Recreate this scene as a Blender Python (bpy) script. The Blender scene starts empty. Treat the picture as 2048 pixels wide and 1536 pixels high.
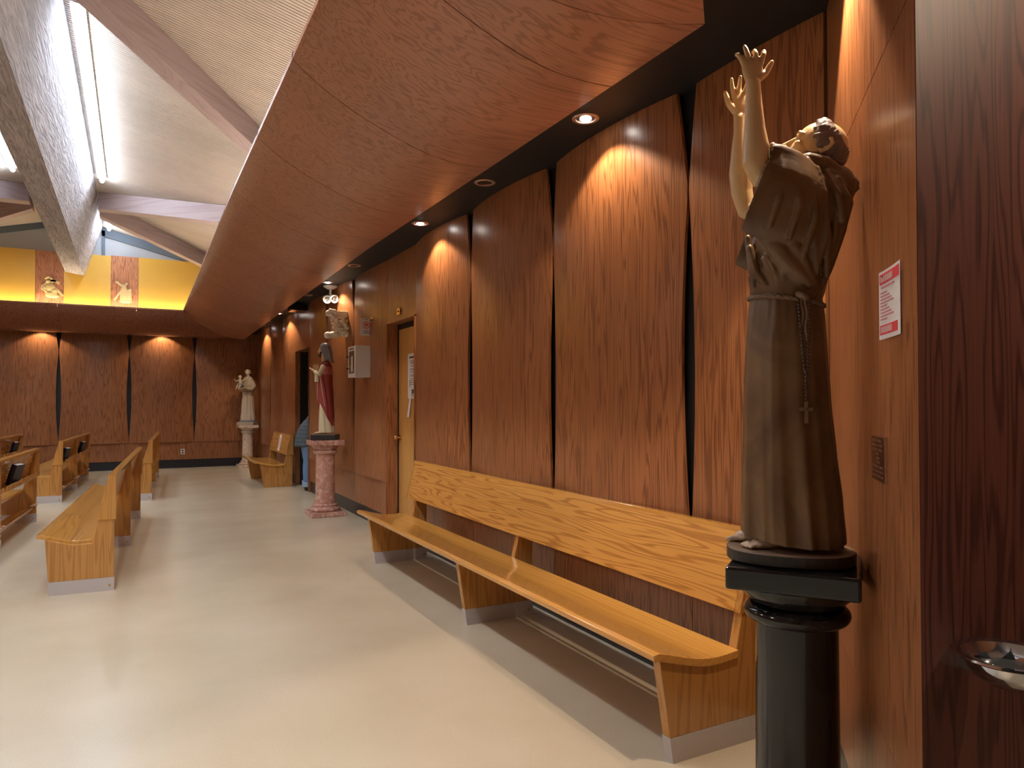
import bpy, bmesh, math, random
from math import sin, cos, pi, radians, sqrt, atan2
from mathutils import Vector, Matrix, noise
random.seed(7)
sc = bpy.context.scene
C = sc.collection

# ------------------------------------------------------------------ camera
F = 1420.0
YAW, PIT, ROL = radians(27.82), radians(0.93), radians(-0.07)
cam_d = bpy.data.cameras.new('camera'); cam = bpy.data.objects.new('camera', cam_d); C.objects.link(cam)
fw = Vector((sin(YAW)*cos(PIT), cos(YAW)*cos(PIT), sin(PIT)))
ri0 = Vector((cos(YAW), -sin(YAW), 0)); up0 = ri0.cross(fw)
ri = ri0*cos(ROL) + up0*sin(ROL); up = up0*cos(ROL) - ri0*sin(ROL)
M = Matrix((ri, up, -fw)).transposed().to_4x4(); M.translation = Vector((0, 0, 1.55))
cam.matrix_world = M
cam_d.sensor_width = 36; cam_d.lens = F/2048*36; cam_d.shift_y = 14.46/2048
cam_d.clip_start = 0.05; cam_d.clip_end = 200
sc.camera = cam

# ------------------------------------------------------------------ world, exposure
W = bpy.data.worlds.new('world'); sc.world = W; W.use_nodes = True
W.node_tree.nodes['Background'].inputs[0].default_value = (0.9, 0.85, 0.8, 1)
W.node_tree.nodes['Background'].inputs[1].default_value = 0.02
sc.view_settings.view_transform = 'Standard'
sc.view_settings.look = 'None'
sc.view_settings.exposure = 0.48
sc.view_settings.gamma = 1.0
sc.view_settings.use_curve_mapping = False
TUBE_E = 36.0        # fluorescent tubes on the ridge beam
SPOT_W = 36.0        # lit downlights
SPOT_COL = (1.0, 0.78, 0.56)
NAVE_W = 70.0      # pendant lamps added over the nave as fill, out of view
NAVE_COL = (1.0, 0.96, 0.9)

# ------------------------------------------------------------------ materials
def nt(name):
    m = bpy.data.materials.new(name); m.use_nodes = True
    n = m.node_tree.nodes; b = n['Principled BSDF']
    return m, n, m.node_tree.links, b

def plain(name, col, rough=0.5, metal=0.0, emit=None, es=1.0, spec=0.5, coat=0.0, bump=0.0, bscale=60, trans=0.0):
    m, n, l, b = nt(name)
    b.inputs['Base Color'].default_value = (*col, 1)
    b.inputs['Roughness'].default_value = rough
    b.inputs['Metallic'].default_value = metal
    b.inputs['Specular IOR Level'].default_value = spec
    b.inputs['Coat Weight'].default_value = coat
    b.inputs['Coat Roughness'].default_value = 0.08
    if trans: b.inputs['Transmission Weight'].default_value = trans
    if emit:
        b.inputs['Emission Color'].default_value = (*emit, 1)
        b.inputs['Emission Strength'].default_value = es
    tc = n.new('ShaderNodeTexCoord'); no = n.new('ShaderNodeTexNoise')
    no.inputs['Scale'].default_value = bscale; no.inputs['Detail'].default_value = 3
    l.new(tc.outputs['Object'], no.inputs['Vector'])
    hs = n.new('ShaderNodeMixRGB'); hs.blend_type = 'MULTIPLY'; hs.inputs[0].default_value = 0.12
    hs.inputs[1].default_value = (*col, 1)
    l.new(no.outputs['Fac'], hs.inputs[2])
    if not emit: l.new(hs.outputs[0], b.inputs['Base Color'])
    if bump:
        bp = n.new('ShaderNodeBump'); bp.inputs['Strength'].default_value = bump; bp.inputs['Distance'].default_value = 0.01
        l.new(no.outputs['Fac'], bp.inputs['Height']); l.new(bp.outputs[0], b.inputs['Normal'])
    return m

def wood(name, light, dark, grain='Z', across=1.0, rough=0.28, coat=0.0, K=46.0, stretch=0.09, contrast=0.75, pore=0.45, bump=0.0, bright=None, spec=0.5):
    """oak veneer: contour lines of a stretched noise field give flat-sawn cathedrals"""
    m, n, l, b = nt(name)
    tc = n.new('ShaderNodeTexCoord'); oi = n.new('ShaderNodeObjectInfo')
    off = n.new('ShaderNodeVectorMath'); off.operation = 'SCALE'; off.inputs['Scale'].default_value = 1.0
    cx = n.new('ShaderNodeCombineXYZ')
    mr = n.new('ShaderNodeMath'); mr.operation = 'MULTIPLY'; mr.inputs[1].default_value = 37.0
    l.new(oi.outputs['Random'], mr.inputs[0])
    for i in range(3): l.new(mr.outputs[0], cx.inputs[i])
    add = n.new('ShaderNodeVectorMath'); add.operation = 'ADD'
    l.new(tc.outputs['Object'], add.inputs[0]); l.new(cx.outputs[0], add.inputs[1])
    def mapped(sa, sg):
        mp = n.new('ShaderNodeMapping')
        s = {'X': (sg, sa, sa), 'Y': (sa, sg, sa), 'Z': (sa, sa, sg)}[grain]
        mp.inputs['Scale'].default_value = s
        l.new(add.outputs[0], mp.inputs['Vector']); return mp
    m1 = mapped(2.6*across, 2.6*across*stretch)
    n1 = n.new('ShaderNodeTexNoise'); n1.inputs['Scale'].default_value = 1.0; n1.inputs['Detail'].default_value = 2.2; n1.inputs['Roughness'].default_value = 0.42
    l.new(m1.outputs[0], n1.inputs['Vector'])
    k = n.new('ShaderNodeMath'); k.operation = 'MULTIPLY'; k.inputs[1].default_value = K*2
    l.new(n1.outputs['Fac'], k.inputs[0])
    s = n.new('ShaderNodeMath'); s.operation = 'SINE'; l.new(k.outputs[0], s.inputs[0])
    r1 = n.new('ShaderNodeMapRange'); r1.inputs['From Min'].default_value = 0.1; r1.inputs['From Max'].default_value = 1.0
    l.new(s.outputs[0], r1.inputs['Value'])
    m2 = mapped(150*across, 2.5)
    n2 = n.new('ShaderNodeTexNoise'); n2.inputs['Scale'].default_value = 1.0; n2.inputs['Detail'].default_value = 2
    l.new(m2.outputs[0], n2.inputs['Vector'])
    r2 = n.new('ShaderNodeMapRange'); r2.inputs['From Min'].default_value = 0.45; r2.inputs['From Max'].default_value = 0.72
    l.new(n2.outputs['Fac'], r2.inputs['Value'])
    a = n.new('ShaderNodeMath'); a.operation = 'MULTIPLY'; a.inputs[1].default_value = contrast; l.new(r1.outputs[0], a.inputs[0])
    c = n.new('ShaderNodeMath'); c.operation = 'MULTIPLY_ADD'; c.inputs[1].default_value = pore; l.new(r2.outputs[0], c.inputs[0]); l.new(a.outputs[0], c.inputs[2])
    cl = n.new('ShaderNodeClamp'); l.new(c.outputs[0], cl.inputs[0])
    mix = n.new('ShaderNodeMixRGB'); mix.inputs[1].default_value = (*light, 1); mix.inputs[2].default_value = (*dark, 1)
    l.new(cl.outputs[0], mix.inputs[0])
    # broad tone change from board to board
    m3 = mapped(1.3, 0.25); n3 = n.new('ShaderNodeTexNoise'); n3.inputs['Scale'].default_value = 1.0; l.new(m3.outputs[0], n3.inputs['Vector'])
    r3 = n.new('ShaderNodeMapRange'); r3.inputs['To Min'].default_value = 0.8; r3.inputs['To Max'].default_value = 1.2; l.new(n3.outputs['Fac'], r3.inputs['Value'])
    mu = n.new('ShaderNodeVectorMath'); mu.operation = 'SCALE'; l.new(mix.outputs[0], mu.inputs[0]); l.new(r3.outputs[0], mu.inputs['Scale'])
    l.new(mu.outputs[0], b.inputs['Base Color'])
    b.inputs['Roughness'].default_value = rough; b.inputs['Coat Weight'].default_value = coat
    b.inputs['Coat Roughness'].default_value = 0.12; b.inputs['Specular IOR Level'].default_value = spec
    if bump:
        bp = n.new('ShaderNodeBump'); bp.inputs['Strength'].default_value = bump; bp.inputs['Distance'].default_value = 0.002; bp.invert = True
        l.new(cl.outputs[0], bp.inputs['Height']); l.new(bp.outputs[0], b.inputs['Normal'])
    return m

def marble(name, c1, c2, c3, scale=9, rough=0.15, vein=0.5):
    m, n, l, b = nt(name)
    tc = n.new('ShaderNodeTexCoord'); no = n.new('ShaderNodeTexNoise')
    no.inputs['Scale'].default_value = scale; no.inputs['Detail'].default_value = 8; no.inputs['Distortion'].default_value = 1.6
    l.new(tc.outputs['Object'], no.inputs['Vector'])
    cr = n.new('ShaderNodeValToRGB'); e = cr.color_ramp.elements
    e[0].position = 0.3; e[0].color = (*c1, 1); e[1].position = 0.72; e[1].color = (*c3, 1)
    x = e.new(vein); x.color = (*c2, 1)
    l.new(no.outputs['Fac'], cr.inputs[0]); l.new(cr.outputs[0], b.inputs['Base Color'])
    b.inputs['Roughness'].default_value = rough
    return m

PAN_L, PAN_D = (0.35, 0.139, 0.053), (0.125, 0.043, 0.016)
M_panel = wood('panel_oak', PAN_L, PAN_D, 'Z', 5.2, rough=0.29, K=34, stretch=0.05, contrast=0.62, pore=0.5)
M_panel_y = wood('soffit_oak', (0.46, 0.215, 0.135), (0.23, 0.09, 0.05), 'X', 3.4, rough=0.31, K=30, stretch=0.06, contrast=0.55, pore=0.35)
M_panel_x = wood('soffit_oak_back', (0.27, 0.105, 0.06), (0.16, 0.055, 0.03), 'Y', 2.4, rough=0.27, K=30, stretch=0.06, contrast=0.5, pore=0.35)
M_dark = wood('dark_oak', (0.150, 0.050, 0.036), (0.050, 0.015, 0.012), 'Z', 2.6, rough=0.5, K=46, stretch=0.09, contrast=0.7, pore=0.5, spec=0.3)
M_relief_w = wood('light_oak_band', (0.56, 0.24, 0.11), (0.30, 0.10, 0.045), 'Z', 3.4, rough=0.4, K=40, stretch=0.12, contrast=0.8, pore=0.4)
M_bench = wood('bench_oak', (0.64, 0.32, 0.075), (0.36, 0.15, 0.03), 'Y', 4.0, rough=0.2, K=40, stretch=0.055, contrast=0.72, pore=0.3, coat=0.3)
M_seat = wood('seat_oak', (0.66, 0.335, 0.075), (0.53, 0.245, 0.050), 'Y', 3, rough=0.16, K=30, stretch=0.03, contrast=0.6, pore=0.4, coat=0.5)
M_benchv = wood('bench_side_oak', (0.52, 0.25, 0.062), (0.33, 0.14, 0.034), 'Z', 3, rough=0.25, K=36, stretch=0.07, contrast=0.6, pore=0.35, coat=0.2)
M_door = wood('door_ash', (0.56, 0.30, 0.085), (0.47, 0.24, 0.065), 'Z', 2, rough=0.35, K=26, stretch=0.06, contrast=0.5, pore=0.4)
M_black = plain('matt_black', (0.006, 0.007, 0.010), 0.6)
M_base = plain('black_skirting', (0.011, 0.013, 0.018), 0.35)
M_kick = plain('brushed_kickplate', (0.58, 0.54, 0.53), 0.4, metal=0.2)
M_brass = plain('brass', (0.75, 0.5, 0.2), 0.25, metal=1)
M_chrome = plain('polished_steel', (0.75, 0.76, 0.8), 0.08, metal=1)
M_white = plain('white_paint', (0.72, 0.70, 0.68), 0.4)
M_paper = plain('paper', (0.82, 0.80, 0.80), 0.7)
M_ink = plain('ink', (0.12, 0.1, 0.12), 0.8)
M_red = plain('red_print', (0.72, 0.05, 0.06), 0.7)
M_redink = plain('faded_red_print', (0.62, 0.22, 0.25), 0.7)
M_wallgrey = plain('grey_plaster', (0.47, 0.49, 0.52), 0.8)
M_trimgrey = plain('grey_trim', (0.13, 0.16, 0.2), 0.7)
M_mustard = plain('gold_laminate', (0.74, 0.43, 0.065), 0.28, bscale=3)
M_rafter = wood('pale_fir', (0.47, 0.36, 0.35), (0.38, 0.26, 0.24), 'X', 2, rough=0.6, K=26, stretch=0.05, contrast=0.5, pore=0.2)
M_slat = wood('slat_fir', (0.62, 0.53, 0.45), (0.50, 0.41, 0.33), 'X', 3, rough=0.6, K=20, stretch=0.02, contrast=0.2, pore=0.15)
M_groove = plain('slat_groove', (0.045, 0.036, 0.03), 0.9)
M_skin = plain('painted_skin', (0.60, 0.42, 0.22), 0.38, bscale=14)
M_skin2 = plain('painted_skin_dark', (0.42, 0.22, 0.1), 0.4)
M_habit = marble('brown_painted_habit', (0.088, 0.044, 0.018), (0.135, 0.074, 0.030), (0.19, 0.112, 0.046), 3.2, 0.42)
M_hair = plain('grey_brown_hair', (0.16, 0.115, 0.105), 0.4)
M_rope = plain('brown_rope', (0.2, 0.125, 0.075), 0.55)
M_bead = plain('dark_beads', (0.055, 0.028, 0.018), 0.35)
M_cross = plain('wooden_cross', (0.17, 0.095, 0.045), 0.45)
M_bmarble = marble('black_marble', (0.006, 0.006, 0.007), (0.012, 0.012, 0.012), (0.035, 0.034, 0.03), 5, 0.09, 0.6)
M_bbase = plain('black_plinth', (0.018, 0.017, 0.016), 0.35)
M_btop = plain('brown_plinth_top', (0.22, 0.15, 0.1), 0.5)
M_pmarble = marble('pink_marble', (0.40, 0.17, 0.13), (0.50, 0.27, 0.21), (0.66, 0.47, 0.39), 11, 0.16)
M_cmarble = marble('cream_marble', (0.42, 0.27, 0.17), (0.66, 0.52, 0.4), (0.76, 0.66, 0.55), 8, 0.18)
M_mantle = plain('red_mantle', (0.30, 0.045, 0.035), 0.45)
M_rose = plain('rose_shoulder', (0.55, 0.16, 0.15), 0.45)
M_trimc = plain('pale_gold_edge', (0.6, 0.38, 0.28), 0.5)
M_cream = plain('cream_robe', (0.66, 0.57, 0.36), 0.5)
M_bluehair = plain('grey_blue_hair', (0.2, 0.19, 0.22), 0.35)
M_stone = plain('cream_stone', (0.60, 0.50, 0.38), 0.6)
M_stone2 = plain('tan_stone', (0.44, 0.35, 0.25), 0.6)
M_ivory = plain('carved_ivory', (0.85, 0.82, 0.70), 0.3)
M_bluecloth = plain('grey_blue_cloth', (0.2, 0.21, 0.25), 0.6)
M_reliefc = plain('pale_carving', (0.72, 0.53, 0.25), 0.5)
M_book = plain('navy_book_cover', (0.012, 0.014, 0.03), 0.35)
M_page = plain('book_pages', (0.6, 0.57, 0.5), 0.7)
M_denim = plain('blue_denim', (0.13, 0.23, 0.4), 0.8, bump=0.2, bscale=300)
M_denimc = plain('pale_denim_cuff', (0.3, 0.4, 0.52), 0.8)
M_jacket = plain('grey_jacket', (0.075, 0.10, 0.115), 0.7)
M_boot = plain('black_boot', (0.01, 0.01, 0.01), 0.3)
M_pskin = plain('person_skin', (0.55, 0.33, 0.22), 0.5)
M_phair = plain('person_hair', (0.05, 0.03, 0.02), 0.5)
M_tube = plain('fluorescent_tube', (1, 1, 1), 0.5, emit=(0.70, 0.84, 1.0), es=TUBE_E)
M_tube2 = plain('fluorescent_tube_near', (1, 1, 1), 0.5, emit=(0.90, 0.94, 1.0), es=TUBE_E*2.3)
M_bulb = plain('lamp_bulb', (1, 1, 1), 0.5, emit=(1.0, 0.93, 0.85), es=26.0)
M_bulboff = plain('unlit_reflector', (0.02, 0.02, 0.02), 0.15, metal=0.5)
M_ring = plain('copper_ring', (0.62, 0.40, 0.30), 0.3, metal=0.7)
M_can = plain('can_reflector', (0.55, 0.6, 0.65), 0.2, metal=1)
M_green = plain('pale_green_door', (0.22, 0.26, 0.2), 0.6)
M_plaque = plain('bronze_plaque', (0.055, 0.022, 0.013), 0.3, metal=0.3)
M_plaqued = plain('bronze_relief', (0.30, 0.16, 0.10), 0.3, metal=0.5)

def floor_mat():
    m, n, l, b = nt('polished_concrete')
    tc = n.new('ShaderNodeTexCoord')
    a = n.new('ShaderNodeTexNoise'); a.inputs['Scale'].default_value = 1.1; a.inputs['Detail'].default_value = 5
    f = n.new('ShaderNodeTexNoise'); f.inputs['Scale'].default_value = 170; f.inputs['Detail'].default_value = 3
    l.new(tc.outputs['Object'], a.inputs['Vector']); l.new(tc.outputs['Object'], f.inputs['Vector'])
    cr = n.new('ShaderNodeValToRGB'); e = cr.color_ramp.elements
    e[0].position = 0.3; e[0].color = (0.535, 0.465, 0.335, 1); e[1].position = 0.75; e[1].color = (0.63, 0.555, 0.42, 1)
    l.new(a.outputs['Fac'], cr.inputs[0])
    mx = n.new('ShaderNodeMixRGB'); mx.blend_type = 'OVERLAY'; mx.inputs[0].default_value = 0.25
    l.new(cr.outputs[0], mx.inputs[1]); l.new(f.outputs['Fac'], mx.inputs[2])
    l.new(mx.outputs[0], b.inputs['Base Color'])
    b.inputs['Roughness'].default_value = 0.26; b.inputs['Specular IOR Level'].default_value = 0.5
    bp = n.new('ShaderNodeBump'); bp.inputs['Strength'].default_value = 0.04; bp.inputs['Distance'].default_value = 0.003
    w = n.new('ShaderNodeTexNoise'); w.inputs['Scale'].default_value = 9
    l.new(tc.outputs['Object'], w.inputs['Vector']); l.new(w.outputs['Fac'], bp.inputs['Height']); l.new(bp.outputs[0], b.inputs['Normal'])
    return m
M_floor = floor_mat()

def plaster_wood():
    """rough sawn board surface of the ridge beam"""
    m, n, l, b = nt('rough_sawn_beam')
    tc = n.new('ShaderNodeTexCoord'); mp = n.new('ShaderNodeMapping'); mp.inputs['Scale'].default_value = (9, 1.1, 9)
    l.new(tc.outputs['Object'], mp.inputs['Vector'])
    a = n.new('ShaderNodeTexNoise'); a.inputs['Scale'].default_value = 2.2; a.inputs['Detail'].default_value = 7; a.inputs['Distortion'].default_value = 1.2
    l.new(mp.outputs[0], a.inputs['Vector'])
    cr = n.new('ShaderNodeValToRGB'); e = cr.color_ramp.elements
    e[0].position = 0.3; e[0].color = (0.27, 0.25, 0.27, 1); e[1].position = 0.65; e[1].color = (0.50, 0.47, 0.49, 1)
    l.new(a.outputs['Fac'], cr.inputs[0]); l.new(cr.outputs[0], b.inputs['Base Color'])
    bp = n.new('ShaderNodeBump'); bp.inputs['Strength'].default_value = 0.9; bp.inputs['Distance'].default_value = 0.03
    l.new(a.outputs['Fac'], bp.inputs['Height']); l.new(bp.outputs[0], b.inputs['Normal'])
    b.inputs['Roughness'].default_value = 0.8
    return m
M_beam = plaster_wood()

# ------------------------------------------------------------------ mesh helpers
def obj(name, bm, mats, parent=None, smooth=False, loc=None):
    bmesh.ops.recalc_face_normals(bm, faces=bm.faces)
    me = bpy.data.meshes.new(name); bm.to_mesh(me); bm.free()
    if not isinstance(mats, (list, tuple)): mats = [mats]
    for m in mats: me.materials.append(m)
    if smooth:
        for p in me.polygons: p.use_smooth = True
        me.set_sharp_from_angle(angle=radians(38))
    if not smooth and any(p.use_smooth for p in me.polygons): me.set_sharp_from_angle(angle=radians(30))
    o = bpy.data.objects.new(name, me); C.objects.link(o)
    if parent: o.parent = parent
    if loc: o.location = loc
    return o
def bevel(o, w=0.004, seg=2):
    md = o.modifiers.new('bevel', 'BEVEL'); md.width = w; md.segments = seg; md.limit_method = 'ANGLE'; md.angle_limit = radians(40)
    return o
def remesh(o, v=0.005, smooth_it=3):
    md = o.modifiers.new('remesh', 'REMESH'); md.mode = 'VOXEL'; md.voxel_size = v; md.use_smooth_shade = True
    if smooth_it:
        s = o.modifiers.new('smooth', 'SMOOTH'); s.factor = 0.5; s.iterations = smooth_it
    return o
def thing(name, label, cat, loc=(0, 0, 0), rotz=0, group=None):
    o = bpy.data.objects.new(name, None); C.objects.link(o); o.empty_display_size = 0.1
    o.location = loc; o.rotation_euler = (0, 0, rotz)
    o['label'] = label; o['category'] = cat
    if group: o['group'] = group
    return o
def tag(o, label, cat, group=None, kind=None):
    o['label'] = label; o['category'] = cat
    if group: o['group'] = group
    if kind: o['kind'] = kind
    return o
def struct(o):
    o['kind'] = 'structure'; return o
def copy_tree(o, parent=None):
    c = o.copy(); C.objects.link(c)
    if parent: c.parent = parent
    for ch in list(o.children): copy_tree(ch, c)
    return c
def box(bm, lo, hi, mat=0, rz=0, center=None):
    vs = []
    for x in (lo[0], hi[0]):
        for y in (lo[1], hi[1]):
            for z in (lo[2], hi[2]):
                vs.append(Vector((x, y, z)))
    if rz:
        c = Vector(center) if center else Vector(((lo[0]+hi[0])/2, (lo[1]+hi[1])/2, 0))
        R = Matrix.Rotation(rz, 3, 'Z'); vs = [R @ (v-c) + c for v in vs]
    v = [bm.verts.new(p) for p in vs]
    for q in ((0, 1, 3, 2), (4, 6, 7, 5), (0, 4, 5, 1), (2, 3, 7, 6), (0, 2, 6, 4), (1, 5, 7, 3)):
        f = bm.faces.new([v[i] for i in q]); f.material_index = mat
def prism(bm, poly, a, b, axis='Y', mat=0):
    """extrude a 2-D polygon along an axis; poly in the remaining two axes in xyz order"""
    def P(p, t):
        return {'X': (t, p[0], p[1]), 'Y': (p[0], t, p[1]), 'Z': (p[0], p[1], t)}[axis]
    A = [bm.verts.new(P(p, a)) for p in poly]; B = [bm.verts.new(P(p, b)) for p in poly]
    n = len(poly)
    f = bm.faces.new(A); f.material_index = mat
    f = bm.faces.new(B[::-1]); f.material_index = mat
    for i in range(n):
        f = bm.faces.new((A[i], B[i], B[(i+1) % n], A[(i+1) % n])); f.material_index = mat
def hexa(bm, bot, top, mat=0):
    v = [bm.verts.new(p) for p in bot] + [bm.verts.new(p) for p in top]
    for q in ((0, 1, 2, 3), (7, 6, 5, 4), (0, 4, 5, 1), (1, 5, 6, 2), (2, 6, 7, 3), (3, 7, 4, 0)):
        f = bm.faces.new([v[i] for i in q]); f.material_index = mat
def rings_loft(bm, rings, cap=True, mat=0):
    R = [[bm.verts.new(p) for p in r] for r in rings]
    n = len(R[0])
    for a, b in zip(R[:-1], R[1:]):
        for i in range(n):
            f = bm.faces.new((a[i], a[(i+1) % n], b[(i+1) % n], b[i])); f.material_index = mat
    if cap:
        f = bm.faces.new(R[0][::-1]); f.material_index = mat
        f = bm.faces.new(R[-1]); f.material_index = mat
def lathe(bm, prof, seg=40, c=(0, 0), mat=0, sy=1.0):
    rings_loft(bm, [[(c[0]+r*cos(2*pi*i/seg), c[1]+sy*r*sin(2*pi*i/seg), z) for i in range(seg)] for r, z in prof], True, mat)
def frame(d):
    d = Vector(d).normalized(); a = Vector((0, 0, 1)) if abs(d.z) < 0.9 else Vector((1, 0, 0))
    x = d.cross(a).normalized(); return x, d.cross(x).normalized()
def tube(bm, pts, rad, seg=12, mat=0, flat=None, cap_round=True):
    """tapered tube with rounded ends. rad: list. flat=(axis vector, factor)"""
    pts = [Vector(p) for p in pts]
    if not isinstance(rad, (list, tuple)): rad = [rad]*len(pts)
    rings = []; x, y = frame(pts[1]-pts[0])
    P = []; Rr = []
    if cap_round:
        d0 = (pts[1]-pts[0]).normalized()
        for a in (80, 50, 25): P.append(pts[0]-d0*rad[0]*sin(radians(a))); Rr.append(rad[0]*cos(radians(a)))
    P += pts; Rr += list(rad)
    if cap_round:
        d1 = (pts[-1]-pts[-2]).normalized()
        for a in (25, 50, 80): P.append(pts[-1]+d1*rad[-1]*sin(radians(a))); Rr.append(rad[-1]*cos(radians(a)))
    prev = None
    for i, p in enumerate(P):
        d = (P[min(i+1, len(P)-1)]-P[max(i-1, 0)]).normalized()
        if prev is None: x, y = frame(d)
        else:
            x = (x - d*x.dot(d)).normalized(); y = d.cross(x)
        prev = d
        ring = []
        for k in range(seg):
            o = x*cos(2*pi*k/seg)*Rr[i] + y*sin(2*pi*k/seg)*Rr[i]
            if flat:
                fa = Vector(flat[0]).normalized(); o = o - fa*o.dot(fa)*(1-flat[1])
            ring.append(p+o)
        rings.append(ring)
    rings_loft(bm, rings, True, mat)
def ball(bm, c, r, seg=14, mat=0, rot=None):
    if not isinstance(r, (list, tuple)): r = (r, r, r)
    c = Vector(c); rings = []
    for j in range(1, seg):
        t = pi*j/seg
        ring = []
        for i in range(seg*2 if seg < 10 else seg+6):
            N = seg*2 if seg < 10 else seg+6
            a = 2*pi*i/N
            v = Vector((r[0]*sin(t)*cos(a), r[1]*sin(t)*sin(a), -r[2]*cos(t)))
            if rot: v = rot @ v
            ring.append(c+v)
        rings.append(ring)
    rings_loft(bm, rings, True, mat)
def lerp_rows(rows, z):
    """rows sorted by first value; linear/smooth interpolation of the remaining values"""
    if z <= rows[0][0]: return rows[0][1:]
    for a, b in zip(rows[:-1], rows[1:]):
        if z <= b[0]:
            t = (z-a[0])/(b[0]-a[0]); t = t*t*(3-2*t)*0.4 + t*0.6
            return [u+(w-u)*t for u, w in zip(a[1:], b[1:])]
    return rows[-1][1:]
def robe(bm, rows, nz, seg, folds, mat=0, sup=2.0):
    """loft of superellipse rings; rows: z, u_back, u_front, v_half, v_centre, fold_amp"""
    rings = []
    for j in range(nz+1):
        z = rows[0][0] + (rows[-1][0]-rows[0][0])*j/nz
        ub, uf, vh, vc, fa = lerp_rows(rows, z)
        ring = []
        for i in range(seg):
            t = 2*pi*i/seg
            ct, st = cos(t), sin(t)
            k = 1 + fa*folds(t, z)
            cu = math.copysign(abs(ct)**(2/sup), ct); sv = math.copysign(abs(st)**(2/sup), st)
            ring.append(((ub+uf)/2 + (uf-ub)/2*cu*k, vc + vh*sv*k, z))
        rings.append(ring)
    rings_loft(bm, rings, True, mat)

# ------------------------------------------------------------------ room shell
D = 18.80; XR = 2.66; ZT = 3.27
bm = bmesh.new(); box(bm, (-5.2, -4.2, -0.1), (5.4, D+0.2, 0))
struct(obj('floor', bm, M_floor))

def slit_half(z, lo=0.75):
    """half width of the black gap between two panels at height z"""
    if z >= 2.705: return 0.0035 + 0.072*((z-2.705)/0.565)**1.15
    if z >= lo:
        t = (z-lo)/(2.705-lo); return 0.0035 + 0.046*4*t*(1-t)
    return 0.0035
def panel_mesh(w, L=True, Rr=True, bulge=0.072, z0=0.60, z1=3.27, nz=40, ny=10, th=0.02, flat_front=0.0):
    """convex upper panel in local coords: width along X (0..w), front towards -Y, cut edges L and R"""
    bm = bmesh.new()
    rows_f = []; rows_b = []
    for j in range(nz+1):
        z = z0+(z1-z0)*j/nz
        a = slit_half(z) if L else 0.001; b = w-(slit_half(z) if Rr else 0.001)
        f = []; bb = []
        for i in range(ny+1):
            x = a+(b-a)*i/ny; t = x/w
            y = -0.035 - bulge*4*t*(1-t)
            f.append(bm.verts.new((x, y, z))); bb.append(bm.verts.new((x, y+th, z)))
        rows_f.append(f); rows_b.append(bb)
    for j in range(nz):
        for i in range(ny):
            bm.faces.new((rows_f[j][i], rows_f[j][i+1], rows_f[j+1][i+1], rows_f[j+1][i]))
            bm.faces.new((rows_b[j][i+1], rows_b[j][i], rows_b[j+1][i], rows_b[j+1][i+1]))
        bm.faces.new((rows_b[j][0], rows_f[j][0], rows_f[j+1][0], rows_b[j+1][0]))
        bm.faces.new((rows_f[j][ny], rows_b[j][ny], rows_b[j+1][ny], rows_f[j+1][ny]))
    for i in range(ny):
        bm.faces.new((rows_b[0][i], rows_b[0][i+1], rows_f[0][i+1], rows_f[0][i]))
        bm.faces.new((rows_f[nz][i], rows_f[nz][i+1], rows_b[nz][i+1], rows_b[nz][i]))
    for f in bm.faces: f.smooth = abs(f.normal.z) < 0.9
    return bm
# right wall: black backing with openings for the two doors
DOOR1 = (7.265, 8.25, 2.505); DOOR2 = (12.62, 13.80, 2.53)
BX = XR+0.035            # black backing face
bm = bmesh.new()
def wall_x(bm, y0, y1, z0, z1, x0=BX, x1=BX+0.14, mat=0): box(bm, (x0, y0, z0), (x1, y1, z1), mat)
wall_x(bm, 2.05, DOOR1[0], 0, 5.2); wall_x(bm, DOOR1[1], DOOR2[0], 0, 5.2); wall_x(bm, DOOR2[1], D+0.2, 0, 5.2)
wall_x(bm, DOOR1[0], DOOR1[1], DOOR1[2], 5.2); wall_x(bm, DOOR2[0], DOOR2[1], DOOR2[2], 5.2)
wall_right = struct(obj('wall_right', bm, M_black))
RZ = radians(-90)   # local +x -> world -Y, local -y -> world -X
def place_panel(bm, y_hi, name='wall_panel', mat=M_panel, x=BX, parent=None):
    # local x runs from y_hi downwards
    o = obj(name, bm, mat, parent or wall_right); o.location = (x, y_hi, 0); o.rotation_euler = (0, 0, RZ); return o
full = None
seams = [2.97, 4.40, 5.83]
def add_full(y_hi, w=1.43):
    global full
    if full is None or abs(w-1.43) > 1e-3:
        o = place_panel(panel_mesh(w), y_hi)
        if abs(w-1.43) < 1e-3: full = o
        return o
    o = full.copy(); C.objects.link(o); o.location = (BX, y_hi, 0); return o
for y in (4.40, 5.83): add_full(y)
place_panel(panel_mesh(1.43, L=False), 7.26)
place_panel(panel_mesh(2.97-2.10, Rr=False, bulge=0.02), 2.97)
# head panel over door 1 and the panel beyond it
place_panel(panel_mesh(0.985, False, False, bulge=0.0, z0=2.51), 8.245)
place_panel(panel_mesh(1.50, True, False, bulge=0.03), 9.75)
place_panel(panel_mesh(1.58, True, True), 11.33)
place_panel(panel_mesh(1.29, False, True), 12.62)
place_panel(panel_mesh(1.18, False, False, bulge=0.0, z0=2.535), 13.80)
place_panel(panel_mesh(1.43, True, False), 15.23)
for y in (16.66, 18.09): add_full(y)
place_panel(panel_mesh(D-18.09-0.02, False, True, bulge=0.01), D-0.02)
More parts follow.
